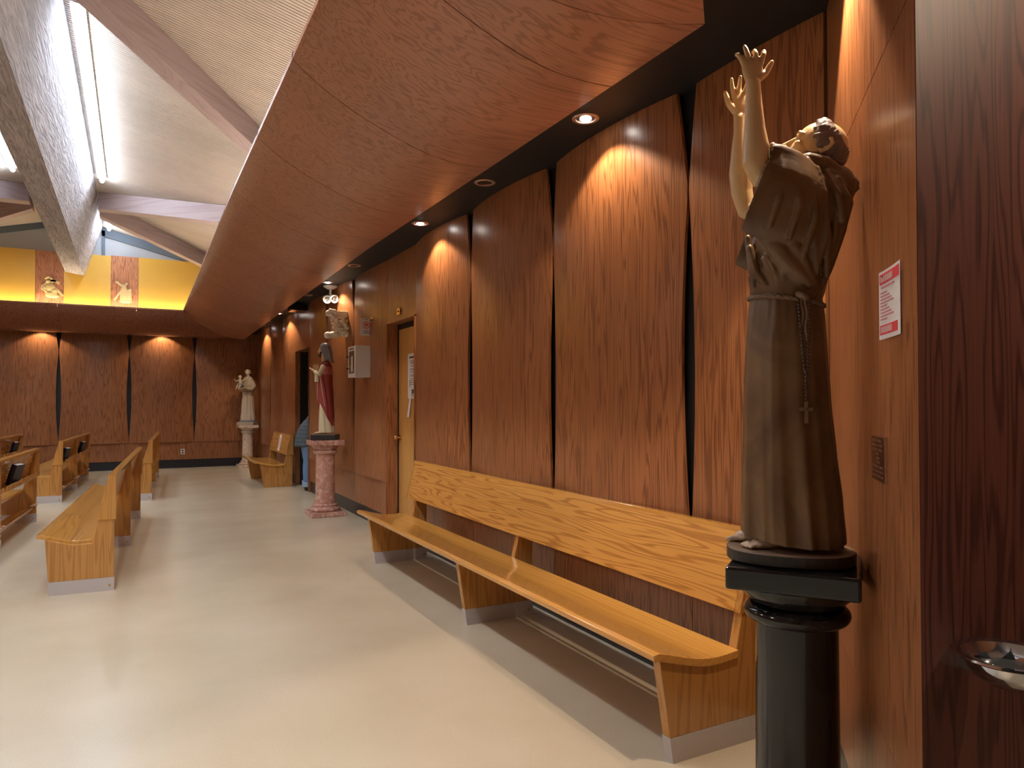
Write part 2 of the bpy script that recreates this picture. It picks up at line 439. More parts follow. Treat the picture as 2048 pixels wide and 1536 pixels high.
# lower panels (recessed) and skirting
def lower(y0, y1, name='lower_panel'):
    bm = bmesh.new(); box(bm, (BX-0.022, y0+0.002, 0.19), (BX, y1-0.002, 0.612)); return obj(name, bm, M_panel, wall_right)
ylist = [(2.05, 2.97), (2.97, 4.40), (4.40, 5.83), (5.83, 7.26), (8.25, 9.75), (9.75, 11.33), (11.33, 12.62), (13.80, 15.23), (15.23, 16.66), (16.66, 18.09), (18.09, D-0.02)]
for a, b in ylist: lower(a, b)
bm = bmesh.new()
for a, b in ((2.05, 7.26), (8.25, 12.62), (13.80, D)):
    box(bm, (BX-0.006, a, 0), (BX, b, 0.2))
struct(obj('baseboard_right', bm, M_base))

# back wall
bm = bmesh.new(); box(bm, (-5.2, D, 0), (BX+0.14, D+0.15, 3.6)); wall_back = struct(obj('wall_back', bm, M_black))
def place_back(bm, x_lo, mat=M_panel):
    o = obj('wall_panel', bm, mat, wall_back); o.location = (x_lo, D, 0); return o
xb = 1.22
place_back(panel_mesh(BX-xb-0.03, True, False, bulge=0.03, z0=0.62), xb)
first_b = None
for k in range(1, 5):
    x = 1.22-1.39*k
    if first_b is None: first_b = place_back(panel_mesh(1.39, z0=0.62), x)
    else:
        o = first_b.copy(); C.objects.link(o); o.location = (x, D, 0)
bm = bmesh.new(); box(bm, (-4.3, D-0.024, 0.2), (BX-0.03, D, 0.64)); obj('lower_panel', bm, M_panel, wall_back)
bm = bmesh.new(); box(bm, (-4.3, D-0.006, 0), (BX, D, 0.2)); struct(obj('baseboard_back', bm, M_base))

# angled return wall and the dark pier beside the camera
U45 = Vector((-0.7071, -0.7071, 0)); N45 = Vector((-0.7071, 0.7071, 0))
C1 = Vector((XR, 2.083, 0)); E1 = Vector((1.578, 1.001, 0))
def slab_wall(bm, a, b, th, z0, z1, mat=0):
    d = (b-a).normalized(); n = Vector((d.y, -d.x, 0))   # behind side
    if n.dot(N45) > 0.0 and abs(d.dot(U45)) > 0.9: n = -n
    hexa(bm, [a+Vector((0, 0, z0)), b+Vector((0, 0, z0)), b+n*th+Vector((0, 0, z0)), a+n*th+Vector((0, 0, z0))],
         [a+Vector((0, 0, z1)), b+Vector((0, 0, z1)), b+n*th+Vector((0, 0, z1)), a+n*th+Vector((0, 0, z1))], mat)
Lw = (E1-C1).length
wa = bpy.data.objects.new('wall_corner', None); C.objects.link(wa); struct(wa)
wa.location = C1; wa.rotation_euler = (0, 0, atan2(U45.y, U45.x))
def angled(name, x0, x1, z0, z1, mat, y0=0.0, y1=0.03):
    bm = bmesh.new()   # the near end is mitred where it meets the dark pier
    hexa(bm, [(x0, y0, z0), (x1-y0, y0, z0), (x1-y1, y1, z0), (x0, y1, z0)], [(x0, y0, z1), (x1-y0, y0, z1), (x1-y1, y1, z1), (x0, y1, z1)])
    return obj(name, bm, mat, wa)
angled('wall_panel', 0.003, Lw, 0.60, 2.518, M_panel)
angled('wall_panel', 0.003, Lw, 2.522, 3.40, M_panel)
angled('lower_panel', 0.003, Lw, 0.19, 0.598, M_panel, 0.0)
angled('backing', -0.02, Lw, 0.0, 3.45, M_black, 0.031, 0.10)
angled('skirting', 0.0, Lw, 0.0, 0.187, M_base, 0.012, 0.03)
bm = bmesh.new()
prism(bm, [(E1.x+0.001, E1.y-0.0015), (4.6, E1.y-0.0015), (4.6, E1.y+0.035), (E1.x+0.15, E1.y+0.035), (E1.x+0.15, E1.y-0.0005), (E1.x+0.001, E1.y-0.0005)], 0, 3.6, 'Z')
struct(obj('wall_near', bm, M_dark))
# walls behind the camera and to the left (seen only as reflections)
bm = bmesh.new(); box(bm, (4.5, -4.1, 0), (4.6, E1.y, 3.6)); struct(obj('wall_side', bm, M_dark))
bm = bmesh.new(); box(bm, (-5.1, -4.2, 0), (4.6, -4.1, 5.2)); struct(obj('wall_front', bm, M_panel))
bm = bmesh.new(); box(bm, (-5.2, -4.2, 0), (-5.1, D, 5.2)); struct(obj('wall_left', bm, M_panel))

# black recess ceiling over the wall side strip
bm = bmesh.new()
prism(bm, [(2.2, 2.45), (-0.6, -0.35), (4.6, -0.35), (4.6, E1.y+0.2), (BX+0.14, 2.0), (BX+0.14, D), (2.2, D)], ZT, ZT+0.03, 'Z')
struct(obj('ceiling', bm, M_black)); 
bm = bmesh.new(); box(bm, (-5.1, D-0.9, ZT-0.02), (2.2, D, ZT+0.01)); struct(obj('ceiling', bm, M_black))

# curved timber bulkhead
PROF = [(0, 0), (0.09, -0.006), (0.18, -0.008), (0.27, -0.006), (0.36, 0.003), (0.46, 0.02), (0.56, 0.045), (0.66, 0.079), (0.78, 0.124), (0.9, 0.175), (1.02, 0.23), (1.14, 0.295), (1.26, 0.37), (1.34, 0.427), (1.405, 0.487)]
TH = 0.03
def bulk_piece(name, o0, d, n, s0, s1, m0, m1, mat, parent, zoff=0.0, zoff1=None, k0=1.0, k1=None):
    """sheet from station s0 to s1 along d, profile offset along n; m0/m1 = mitre slopes"""
    bm = bmesh.new(); A = []; B = []
    if zoff1 is None: zoff1 = zoff
    if k1 is None: k1 = k0
    for t, z in PROF:
        A.append(o0 + d*(s0+m0*t) + n*t + Vector((0, 0, ZT+z*k0+zoff)))
        B.append(o0 + d*(s1+m1*t) + n*t + Vector((0, 0, ZT+z*k1+zoff1)))
    dz = Vector((0, 0, TH))
    va = [bm.verts.new(p) for p in A]; vb = [bm.verts.new(p) for p in B]
    ta = [bm.verts.new(p+dz) for p in A]; tb = [bm.verts.new(p+dz) for p in B]
    k = len(PROF)
    for i in range(k-1):
        f = bm.faces.new((va[i], va[i+1], vb[i+1], vb[i])); f.smooth = True
        f = bm.faces.new((ta[i+1], ta[i], tb[i], tb[i+1])); f.smooth = True
        bm.faces.new((va[i], ta[i], ta[i+1], va[i+1])); bm.faces.new((vb[i+1], tb[i+1], tb[i], vb[i]))
    bm.faces.new((va[0], vb[0], tb[0], ta[0])); bm.faces.new((va[-1], ta[-1], tb[-1], vb[-1]))
    return obj(name, bm, mat, parent)
tr1 = bpy.data.objects.new('trim_1', None); C.objects.link(tr1); struct(tr1)
o0 = Vector((2.27, 0, 0)); dY = Vector((0, 1, 0)); nX = Vector((-1, 0, 0))
st = [2.42, 3.14, 4.65, 6.15, 7.78, 9.3, 10.8, 12.3, 13.8, 15.3, 16.8]
YB = D-0.62
def ramp(y): return max(0.0, (y-7.78)/(YB-7.78))
for a, b in zip(st[:-1], st[1:]):
    bulk_piece('seam_lining', o0, dY, nX, b-0.02, b+0.02, 0, 0, M_black, tr1, -0.185*ramp(b)+0.012, None, 1-0.1*ramp(b))
    bulk_piece('soffit_panel', o0, dY, nX, a+0.004, b-0.004, (0.414 if a == 2.42 else 0), 0, M_panel_y, tr1, -0.185*ramp(a), -0.185*ramp(b), 1-0.1*ramp(a), 1-0.1*ramp(b))
bulk_piece('soffit_panel', o0, dY, nX, 16.804, YB, 0, -1.0, M_panel_y, tr1, -0.185*ramp(16.8), -0.185, 1-0.1*ramp(16.8), 0.9)
o1 = Vector((2.27, 2.42, 0))
bulk_piece('soffit_panel', o1, U45, N45, 0.003, 2.6, 0.414, 0, M_panel_y, tr1)
tr2 = bpy.data.objects.new('trim_2', None); C.objects.link(tr2); struct(tr2)
ob = Vector((2.27, YB, 0)); dXn = Vector((-1, 0, 0)); nY = Vector((0, -1, 0))
for i, (a, b) in enumerate(((0, 0.9), (0.9, 2.3), (2.3, 3.7), (3.7, 5.1), (5.1, 7.3))):
    bulk_piece('soffit_panel', ob, dXn, nY, a+(0.0 if i == 0 else 0.002), b-0.002, 1.0 if i == 0 else 0, 0, M_panel_x, tr2, -0.185, None, 0.9)
# black upstand closing the recess behind the lower edges
bm = bmesh.new()
box(bm, (2.2, 2.46, ZT+0.005), (2.268, D-0.62, ZT+0.2)); prism(bm, [(7.78, ZT+0.005), (7.78, ZT+0.002), (D-0.62, ZT-0.183), (D-0.62, ZT+0.005)], 2.255, 2.268, 'X')
box(bm, (-5.1, D-0.618, ZT-0.183), (2.268, D-0.605, ZT)); obj('recess_lining', bm, M_black, tr1)

# gold and oak frieze above the back bulkhead
YM = D-0.60
tr3 = bpy.data.objects.new('trim_3', None); C.objects.link(tr3); struct(tr3)
xs = [-4.2, -1.95, -1.435, -0.54, 0.004, 2.6]
for i, (a, b) in enumerate(zip(xs[:-1], xs[1:])):
    oak = i in (1, 3)
    bm = bmesh.new(); box(bm, (a+0.002, YM-(0.0 if oak else 0.02), 3.3), (b-0.002, YM+0.02, 4.84+0.02*(i > 2)))
    obj('oak_panel' if oak else 'gold_panel', bm, M_relief_w if oak else M_mustard, tr3)
bm = bmesh.new(); box(bm, (-5.1, YM+0.03, 3.3), (BX, YM+0.13, 6.0)); struct(obj('wall_upper', bm, M_wallgrey))

up_ = thing('added_cove_light', 'added hidden strip light lying on top of the curved soffit, washing the slatted ceiling', 'light', (1.55, 9.0, 3.86))  # unseen strip added to brighten the slats and rafters
bm = bmesh.new(); tube(bm, [(0, -6.0, 0), (0, 7.0, 0)], 0.02, 8); obj('tube', bm, plain('added_soffit_tube', (1, 1, 1), 0.5, emit=(1.0, 0.88, 0.74), es=34.0), up_, True)
bm = bmesh.new(); box(bm, (-0.04, -6.05, -0.05), (0.04, 7.05, -0.03)); obj('housing', bm, M_white, up_)
cv = thing('added_cove_light', 'added hidden strip light glowing up the foot of the gold frieze', 'light', (-0.9, YM-0.20, 3.62))  # unseen strip added to brighten the gold frieze
bm = bmesh.new(); tube(bm, [(-2.9, 0, 0), (2.7, 0, 0)], 0.018, 8); obj('tube', bm, plain('added_cove_tube', (1, 1, 1), 0.5, emit=(1.0, 0.86, 0.6), es=30.0), cv, True)
bm = bmesh.new(); box(bm, (-2.95, -0.03, -0.04), (2.75, 0.03, -0.025)); obj('housing', bm, M_white, cv)
bm = bmesh.new(); box(bm, (-4.2, YM-1.1, 3.50), (2.3, YM-0.02, 3.53)); obj('cove_shelf', bm, M_white, tr3)

# sloping slatted ceiling (right and left), ridge at the beam
def zc(x, y): return 5.48+0.028*(18.2-y)-0.25*(abs(x+1.225)-0.525)
def slats(x0, x1, y0, y1, pitch=0.048):
    bm = bmesh.new(); n = int((y1-y0)/pitch)
    for i in range(n):
        y = y0+i*pitch; g = pitch*0.3
        def V(x, yy, dz=0): return bm.verts.new((x, yy, zc(x, yy)+dz))
        a = V(x0, y); b = V(x1, y); c = V(x1, y+pitch-g); d = V(x0, y+pitch-g)
        f = bm.faces.new((a, b, c, d)); f.material_index = 0
        e = V(x0, y+pitch-g, 0.018); h = V(x1, y+pitch-g, 0.018); k = V(x1, y+pitch, 0.018); m = V(x0, y+pitch, 0.018)
        bm.faces.new((d, c, h, e)).material_index = 0
        bm.faces.new((e, h, k, m)).material_index = 1
        p = V(x1, y+pitch); q = V(x0, y+pitch)
        bm.faces.new((m, k, p, q)).material_index = 0
    # backing roof board gives the slats thickness
    A = [Vector((x, y, zc(x, y)+0.019)) for x, y in ((x0, y0), (x1, y0), (x1, y1), (x0, y1))]
    hexa(bm, A, [p+Vector((0, 0, 0.05)) for p in A], 1)
    return struct(obj('ceiling', bm, [M_slat, M_groove]))
slats(-0.72, BX+0.1, -4.1, YM+0.03)
slats(-5.1, -1.73, -4.1, YM+0.03)

# ridge beam, trapezoid section
def zt(y): return 0.028*(18.2-y)
bm = bmesh.new()
Y0, Y1 = -4.0, YM-0.03
sec = [(-1.404, 4.413), (-1.048, 4.355), (-0.702, 5.48), (-0.702, 5.62), (-1.75, 5.62), (-1.75, 5.48)]
ra = []; 
ny = 60
for j in range(ny+1):
    y = Y0+(Y1-Y0)*j/ny
    ra.append([(x, y, z+zt(y)) for x, z in sec])
rings_loft(bm, ra)
tag(obj('ridge_beam', bm, M_beam), 'massive rough-textured pale ridge beam running overhead toward the gold frieze', 'beam')

def rafter(p0, p1, width, depth, label, inside=0.0):
    a = Vector(p0); b = Vector(p1); d = (b-a); d.z = 0; L = d.length; d.normalize(); n = Vector((-d.y, d.x, 0))
    if n.y < 0: n = -n
    th = atan2(d.y, d.x)
    bm = bmesh.new()
    R = Matrix.Rotation(-th, 3, 'Z')
    def loc(P): return R @ (P-Vector((a.x, a.y, 0)))
    pts = []
    for base in (a, b):
        for off in (0, width):
            q = base+n*off
            if off: q = q-d*(n.x*off/d.x)      # ends cut parallel to the beam
            z = zc(q.x, q.y)
            pts.append((q, z))
    (q0, z0), (q1, z1), (q2, z2), (q3, z3) = pts
    def P(q, z): return loc(Vector((q.x, q.y, z)))
    hexa(bm, [P(q0, z0-depth), P(q2, z2-depth), P(q3, z3-depth), P(q1, z1-depth)], [P(q0, z0-0.004), P(q2, z2-0.004), P(q3, z3-0.004), P(q1, z1-0.004)])
    o = obj('rafter', bm, M_rafter); o.location = (a.x, a.y, 0); o.rotation_euler = (0, 0, th)
    return bevel(tag(o, label, 'rafter', 'roof rafters'), 0.006)
def ext(p, q, x0, x1):
    s = (q[1]-p[1])/(q[0]-p[0]); return (x0, p[1]+s*(x0-p[0]), 0), (x1, p[1]+s*(x1-p[0]), 0)
rafter(*ext((-.069, 8.041), (1.382, 9.734), -0.68, 2.45), 0.27, 0.33, 'longest mauve rafter crossing the slatted ceiling toward the top of the soffit')
rafter(*ext((-.70, 15.49), (1.394, 13.537), -0.68, 2.45), 0.18, 0.32, 'pale pinkish rafter running level from the far end of the light tube')
rafter(*ext((-.248, 16.30), (1.31, 17.5), -0.68, 1.75), 0.22, 0.32, 'mauve rafter slanting down above the gold frieze')
rafter(*ext((-.70, 6.55), (1.4, 4.59), -0.68, 2.45), 0.20, 0.33, 'rafter over the near end of the light tube')
for (p, q, lb) in (((-.069, 8.041), (1.382, 9.734), 'rafter on the left slope nearest the camera'), ((-.70, 15.49), (1.394, 13.537), 'upper of the two far rafters left of the ridge beam'), ((-.248, 16.30), (1.31, 17.5), 'lower of the two far rafters left of the ridge beam')):
    a, b = ext(p, q, -0.68, 1.75)
    rafter((-2.45-a[0]-0.0, a[1], 0), (-2.45-b[0], b[1], 0), 0.2, 0.32, lb)
# grey trim under the ceiling at the upper end wall
bm = bmesh.new()
hexa(bm, [(-0.72, YM-0.01, zc(-0.7, YM)-0.2), (BX, YM-0.01, zc(BX, YM)-0.2), (BX, YM+0.03, zc(BX, YM)-0.2), (-0.72, YM+0.03, zc(-0.7, YM)-0.2)],
     [(-0.72, YM-0.01, zc(-0.7, YM)), (BX, YM-0.01, zc(BX, YM)), (BX, YM+0.03, zc(BX, YM)), (-0.72, YM+0.03, zc(-0.7, YM))])
box(bm, (-0.72, YM-0.01, 4.84), (-0.66, YM+0.03, 5.4))
hexa(bm, [(-5, YM-0.01, zc(-5, YM)-0.14), (-1.74, YM-0.01, zc(-1.74, YM)-0.14), (-1.74, YM+0.03, zc(-1.74, YM)-0.14), (-5, YM+0.03, zc(-5, YM)-0.14)],
     [(-5, YM-0.01, zc(-5, YM)), (-1.74, YM-0.01, zc(-1.74, YM)), (-1.74, YM+0.03, zc(-1.74, YM)), (-5, YM+0.03, zc(-5, YM))])
struct(obj('trim_4', bm, M_trimgrey))

# fluorescent fittings along the ridge beam
def fluoro(x, y0, y1, label, mt=None):
    t = thing('fluorescent_light', label, 'light', (x, (y0+y1)/2, zc(x, (y0+y1)/2)), 0, 'tube lights along the ridge beam')
    h = (y1-y0)/2; sl = 0.028  # follows the slope of the ridge
    s = 1 if x > -1.2 else -1
    bm = bmesh.new()
    tube(bm, [(0, -h, -0.082+sl*h), (0, h, -0.082-sl*h)], 0.036, 12)
    obj('tube', bm, mt or M_tube, t, True)
    bm = bmesh.new()
    hexa(bm, [(-0.07, -h, -0.045+sl*h), (0.07, -h, -0.045+sl*h), (0.07, h, -0.045-sl*h), (-0.07, h, -0.045-sl*h)],
         [(-0.07, -h, (-0.012 if s > 0 else -0.03)+sl*h), (0.07, -h, (-0.03 if s > 0 else -0.012)+sl*h), (0.07, h, (-0.03 if s > 0 else -0.012)-sl*h), (-0.07, h, (-0.012 if s > 0 else -0.03)-sl*h)])
    obj('housing', bm, M_white, t)
    return t
fluoro(-0.575, 8.55, 14.4, 'long glowing tube light along the right side of the ridge beam')
fluoro(-0.575, 16.75, 17.9, 'short glowing tube light beyond the rafters at the far end of the ridge beam')
fluoro(-0.575, -1.0, 5.8, 'tube light along the near part of the ridge beam', M_tube2)
fluoro(-1.875, 8.55, 14.4, 'tube light along the hidden left side of the ridge beam')
fluoro(-1.875, -2.5, 5.6, 'tube light on the hidden left side near the camera')

# ------------------------------------------------------------------ recessed downlights
def downlight(x, y, lit, label, watts=None, spot_size=122, aim=None):
    t = thing('downlight', label, 'downlight', (x, y, ZT), 0, 'recessed downlights in the black strip')
    bm = bmesh.new()
    prof = [(0.058, -0.001), (0.060, -0.006), (0.078, -0.006), (0.083, -0.002), (0.083, 0.0), (0.058, 0.0)]
    rings = [[(r*cos(2*pi*i/36), r*sin(2*pi*i/36), z) for i in range(36)] for r, z in prof]
    rings.append(rings[0]); rings_loft(bm, rings, False)
    bmesh.ops.remove_doubles(bm, verts=bm.verts, dist=1e-6)
    obj('trim_ring', bm, M_ring, t, True)
    bm = bmesh.new()
    rings = [[(r*cos(2*pi*i/30), r*sin(2*pi*i/30), z) for i in range(30)] for r, z in ((0.058, -0.001), (0.05, 0.0005), (0.02, 0.001))]
    rings_loft(bm, rings, True)
    obj('reflector', bm, M_can if lit else M_bulboff, t, True)
    if lit:
        bm = bmesh.new(); ball(bm, (0, 0, -0.002), (0.036, 0.036, 0.012), 10); obj('bulb', bm, M_bulb, t, True)
        ld = bpy.data.lights.new('downlight_beam', 'SPOT'); ld.energy = watts or SPOT_W; ld.color = SPOT_COL
        ld.spot_size = radians(spot_size); ld.spot_blend = 0.25; ld.shadow_soft_size = 0.03
        lo = bpy.data.objects.new('downlight_beam', ld); C.objects.link(lo); lo.parent = t; lo.location = (0, 0, -0.035)
        if aim: lo.rotation_euler = aim
    return t
LX = 2.39
for y, lit, lb in ((3.57, 1, 'lit downlight over the wall bench, second panel'), (4.98, 0, 'unlit downlight with a pale ring above the long bench'),
                   (6.41, 1, 'lit downlight just before the wooden door'), (8.75, 0, 'unlit downlight over the white cabinet'),
                   (10.16, 1, 'lit downlight above the white ceiling spotlight'), (11.50, 0, 'unlit downlight before the dark doorway'),
                   (14.12, 1, 'lit downlight above the short bench'), (15.53, 0, 'unlit downlight beyond the short bench'),
                   (16.95, 1, 'lit downlight nearest the far corner')):
    downlight(LX, y, lit, lb)
downlight(2.12, 1.71, 1, 'lit downlight right above the arms-raised friar statue', watts=SPOT_W*3.2, spot_size=86)
downlight(2.75, 0.05, 1, 'added unseen downlight that brightens the dark wood pier', watts=SPOT_W*1.6, spot_size=150)  # extra lamp out of view, added to light the dark pier
def pendant(x, y, label):  # out-of-view lamps added to brighten the floor and pews
    t = thing('added_pendant_lamp', label, 'lamp', (x, y, 3.7), 0, 'added pendant lamps over the nave')
    bm = bmesh.new(); lathe(bm, [(0.02, 0.24), (0.09, 0.22), (0.13, 0.02), (0.135, 0.0), (0.125, 0.0), (0.05, 0.1)], 24); obj('lamp_shade', bm, M_white, t, True)
    bm = bmesh.new(); ball(bm, (0, 0, 0.03), 0.06, 12); obj('bulb', bm, M_bulb, t, True)
    bm = bmesh.new(); tube(bm, [(0, 0, 0.24), (0, 0, zc(x, y)-3.71)], 0.008, 6); obj('cord', bm, M_black, t)
    ld = bpy.data.lights.new('added_pendant_glow', 'SPOT'); ld.energy = NAVE_W; ld.color = NAVE_COL; ld.spot_size = radians(165); ld.spot_blend = 0.3; ld.shadow_soft_size = 0.35
    lo = bpy.data.objects.new('added_pendant_glow', ld); C.objects.link(lo); lo.parent = t; lo.location = (0, 0, -0.09)
for y, w_ in ((3.0, 'first and nearest'), (6.5, 'second'), (10.5, 'third'), (14.5, 'fourth and farthest')): pendant(-3.9, y, 'white pendant lamp added unseen over the left nave, '+w_+' along the row')
for x, lit, lb in ((-1.85, 1, 'downlight over the back wall at far left'), (0.5, 1, 'downlight over the back wall near the middle'), (-3.3, 0, 'unlit downlight over the back wall')):
    downlight(x, D-0.30, lit, lb, watts=SPOT_W*0.8)

# ------------------------------------------------------------------ benches and pews
# profile in (x = distance in front of the vertical rear plane, z); the sitter faces -X
def seat_mesh(x_front, x_rear, yf0, yr0, yf1, yr1, zc_=0.425, th=0.036):
    """dished seat board; ends may be skewed (f = front edge, r = rear edge)"""
    bm = bmesh.new(); n = 16
    top = []
    for i in range(n+1):
        t = i/n
        z = zc_ + 0.066*(1-t)**1.25 - 0.026*sin(pi*t)**1.2*(0.5+t) + 0.004
        if t < 0.10: z -= 0.014*((0.10-t)/0.10)**2
        top.append((t, z))
    def ring(a0, a1):
        out = []
        for t, z in top: out.append((x_front+(x_rear-x_front)*t, a0+(a1-a0)*t, z))
        for t, z in reversed(top):
            out.append((x_front+(x_rear-x_front)*t + (0.004 if t == 0 else 0), a0+(a1-a0)*t, z-th+(0.008 if t < 0.05 else 0)))
        return out
    rings_loft(bm, [ring(yf0, yr0), ring(yf1, yr1)])
    return bm
def leg_mesh(y, th, x_bot, x_top, back=True, kick=0.11, rear=0.0, z_join=0.60):
    """end frame: leaning front edge, straight rear edge, rises behind the seat to carry the back"""
    bm = bmesh.new()
    poly = [(x_bot+(x_top-x_bot)*kick/0.452, kick), (rear, kick), (rear, 0.938), (-0.014, 0.938), (-0.098, 0.589), (-0.112, 0.586), (-0.155, 0.40), (x_top*0.6, 0.395), (x_top*0.9, 0.435), (x_top, 0.452)]
    prism(bm, poly, y, y+th, 'Y')
    return bm
def kick_mesh(y, th, x_bot, x_top, kick=0.11, rear=0.0):
    bm = bmesh.new(); e = 0.002
    prism(bm, [(x_bot-e, 0.0), (rear+e, 0.0), (rear+e, kick), (x_bot+(x_top-x_bot)*kick/0.452-e, kick)], y-e, y+th+e, 'Y')
    return bm
def back_mesh(y0, y1, y0r=None, y1r=None):
    bm = bmesh.new()
    sec = [(-0.132, 0.588), (-0.100, 0.588), (-0.014, 0.938), (0.012, 0.938), (0.012, 0.945), (0.008, 0.95), (-0.036, 0.955), (-0.043, 0.945)]
    prism(bm, sec, y0+0.036, y1-0.036, 'Y'); return bm
def cap_mesh(y0, y1):
    bm = bmesh.new(); prism(bm, [(-0.132, 0.587), (0.012, 0.587), (0.012, 0.945), (0.008, 0.95), (-0.036, 0.955), (-0.043, 0.945)], y0, y1, 'Y'); return bm
def rail_mesh(y0, y1):
    bm = bmesh.new(); prism(bm, [(-0.0455, 0.925), (-0.044, 0.9585), (0.014, 0.9535), (0.014, 0.925), (0.0125, 0.925), (0.0125, 0.9515), (-0.04, 0.9555), (-0.0435, 0.925)], y0-0.001, y1+0.001, 'Y')
    return bm
def pew(name, label, cat, loc, rotz, legs, seat, backy, skew=(0, 0), x_bot=-0.455, x_top=-0.487, x_seat=-0.558, rack=None, group=None, leg_th=0.045, kick=0.11):
    t = thing(name, label, cat, loc, rotz, group)
    bevel(obj('seat', seat_mesh(x_seat, -0.145, seat[0]+skew[0], seat[0], seat[1]+skew[1], seat[1]), M_seat, t, False), 0.004, 3)
    b = bevel(obj('backrest', back_mesh(*backy), M_bench, t), 0.003)
    for ya, yb in ((backy[0], backy[0]+0.035), (backy[1]-0.035, backy[1])): bevel(obj('end_block', cap_mesh(ya, yb), M_benchv, b), 0.002, 1)
    bevel(obj('top_rail', rail_mesh(*backy), M_seat, b), 0.001, 1)
    for y in legs:
        g = bevel(obj('leg', leg_mesh(y, leg_th, x_bot, x_top, kick=kick), M_benchv, t), 0.002, 1)
        if not kick: continue
        k = obj('kickplate', kick_mesh(y, leg_th, x_bot, x_top), M_kick, g)
        bm = bmesh.new(); tube(bm, [(-0.03, y-0.004, 0.045), (-0.03, y-0.0025, 0.045)], 0.009, 10, cap_round=False)
        obj('screw', bm, M_brass, g)
    if rack:
        for (a, b_) in zip(legs[:-1], legs[1:]):
            a += leg_th
            bm = bmesh.new()
            prism(bm, [(-0.095, 0.60), (0.03, 0.60), (0.045, 0.605), (0.045, 0.665), (0.03, 0.665), (0.03, 0.618), (-0.09, 0.618)], a+0.06, b_-0.06, 'Y')
            bevel(obj('book_rack', bm, M_bench, t), 0.003, 1)
            bm = bmesh.new(); prism(bm, [(-0.20, 0.16), (-0.03, 0.20), (-0.025, 0.17), (-0.19, 0.13)], a+0.02, b_-0.02, 'Y')
            bevel(obj('kneeler', bm, M_benchv, t), 0.003, 1)
            for y in (a+0.06, b_-0.06):
                bm = bmesh.new(); tube(bm, [(-0.05, y, 0.215), (0.015, y, 0.235)], 0.015, 10); obj('kneeler_peg', bm, M_trimc, t, True)
    return t
# long wall bench and short wall bench (rear plane X=2.56)
WBX = 2.565
pew('wall_bench', 'long golden oak bench running along the panelled wall beside the near pedestal', 'bench', (WBX, 0, 0), 0,
    [2.395, 4.545, 6.69], (2.385, 6.98), (2.39, 6.93), x_bot=-0.52, x_top=-0.592, x_seat=-0.632, leg_th=0.05, group=None)
pew('wall_bench', 'short two-legged oak bench with a white strip on its back, past the doorway', 'bench', (WBX, 0, 0), 0,
    [13.63, 15.33], (13.60, 15.42), (13.60, 15.45), x_bot=-0.50, x_top=-0.58, x_seat=-0.68, leg_th=0.05, kick=0.0)
bm = bmesh.new()
# white strip lying on the sloping front of the short bench's back
def back_pt(y, z, off=0.004):
    t = (z-0.588)/(0.945-0.588); return Vector((WBX-0.132+0.089*t-off, y, z))
hexa(bm, [back_pt(14.50, 0.62), back_pt(14.32, 0.62), back_pt(14.32, 0.62, 0.001), back_pt(14.50, 0.62, 0.001)],
     [back_pt(14.62, 0.925), back_pt(14.44, 0.925), back_pt(14.44, 0.925, 0.001), back_pt(14.62, 0.925, 0.001)])
s = obj('paper_strip', bm, M_paper); tag(s, 'white paper strip taped on the back of the short bench', 'sign')
bm = bmesh.new()
hexa(bm, [back_pt(14.43, 0.66, .006), back_pt(14.40, 0.66, .006), back_pt(14.40, 0.66, 0.004), back_pt(14.43, 0.66, 0.004)],
     [back_pt(14.51, 0.87, .006), back_pt(14.48, 0.87, .006), back_pt(14.48, 0.87, 0.004), back_pt(14.51, 0.87, 0.004)])
obj('print', bm, M_ink, s)

PR = -radians(3.0)     # pews stand slightly skewed to the wall
def pew_at(x, y, legs, lab, rack=None):
    n = legs[-1]
    return pew('pew', lab, 'pew', (x, y, 0), PR, legs, (0.07, n+0.12), (-0.01, n+0.14), skew=(0.0, 0.0), rack=rack, group='pews in the nave')
p1 = pew_at(-0.163, 6.775, [0.0, 2.03, 4.0], 'nearest pew, its end standing alone on the open floor, back turned to the aisle')
p2 = pew_at(0.212, 12.77, [0.0, 1.85, 3.7], 'pew seen end-on in the back row, right behind the nearest pew', None)
p3 = pew_at(-1.036, 13.12, [0.0, 1.75, 3.45], 'pew with two book racks behind it, left of the nearest pew', rack=True)
p4 = pew_at(-1.372, 7.15, [0.0, 1.98, 4.0], 'racked pew cut by the left edge, holding a dark book, nearest on that side', rack=True)
p5 = pew_at(-2.16, 13.1, [0.0, 1.75, 3.45], 'furthest pew at the left edge, only its back end in view', rack=True)

def book(loc, tilt, yaw, label, s=1.0):
    t = thing('hymnal', label, 'book', loc, yaw, 'dark hymnals in the pew racks')
    w, h, d = 0.155*s, 0.22*s, 0.052*s
    bm = bmesh.new()
    R = Matrix.Rotation(radians(17), 3, 'Y')@Matrix.Rotation(tilt, 3, 'X')
    def P(x, y, z): return R @ Vector((x, y, z))
    def bx(bm, lo, hi):
        c = [P(x, y, z) for z in (lo[2], hi[2]) for (x, y) in ((lo[0], lo[1]), (hi[0], lo[1]), (hi[0], hi[1]), (lo[0], hi[1]))]
        hexa(bm, c[:4], c[4:])
    bx(bm, (-d/2, -w/2, 0), (-d/2+0.003, w/2, h)); bx(bm, (d/2-0.003, -w/2, 0), (d/2, w/2, h)); bx(bm, (-d/2, -w/2, 0), (d/2, -w/2+0.003, h))
    obj('cover', bm, M_book, t)
    bm = bmesh.new(); bx(bm, (-d/2+0.0035, -w/2+0.004, 0.004), (d/2-0.0035, w/2-0.004, h-0.004)); obj('pages', bm, M_page, t)
    return t
def in_pew(px_, off, along, z):
    v = Matrix.Rotation(PR, 3, 'Z') @ Vector((off, along, 0)); return (px_.location.x+v.x, px_.location.y+v.y, z)
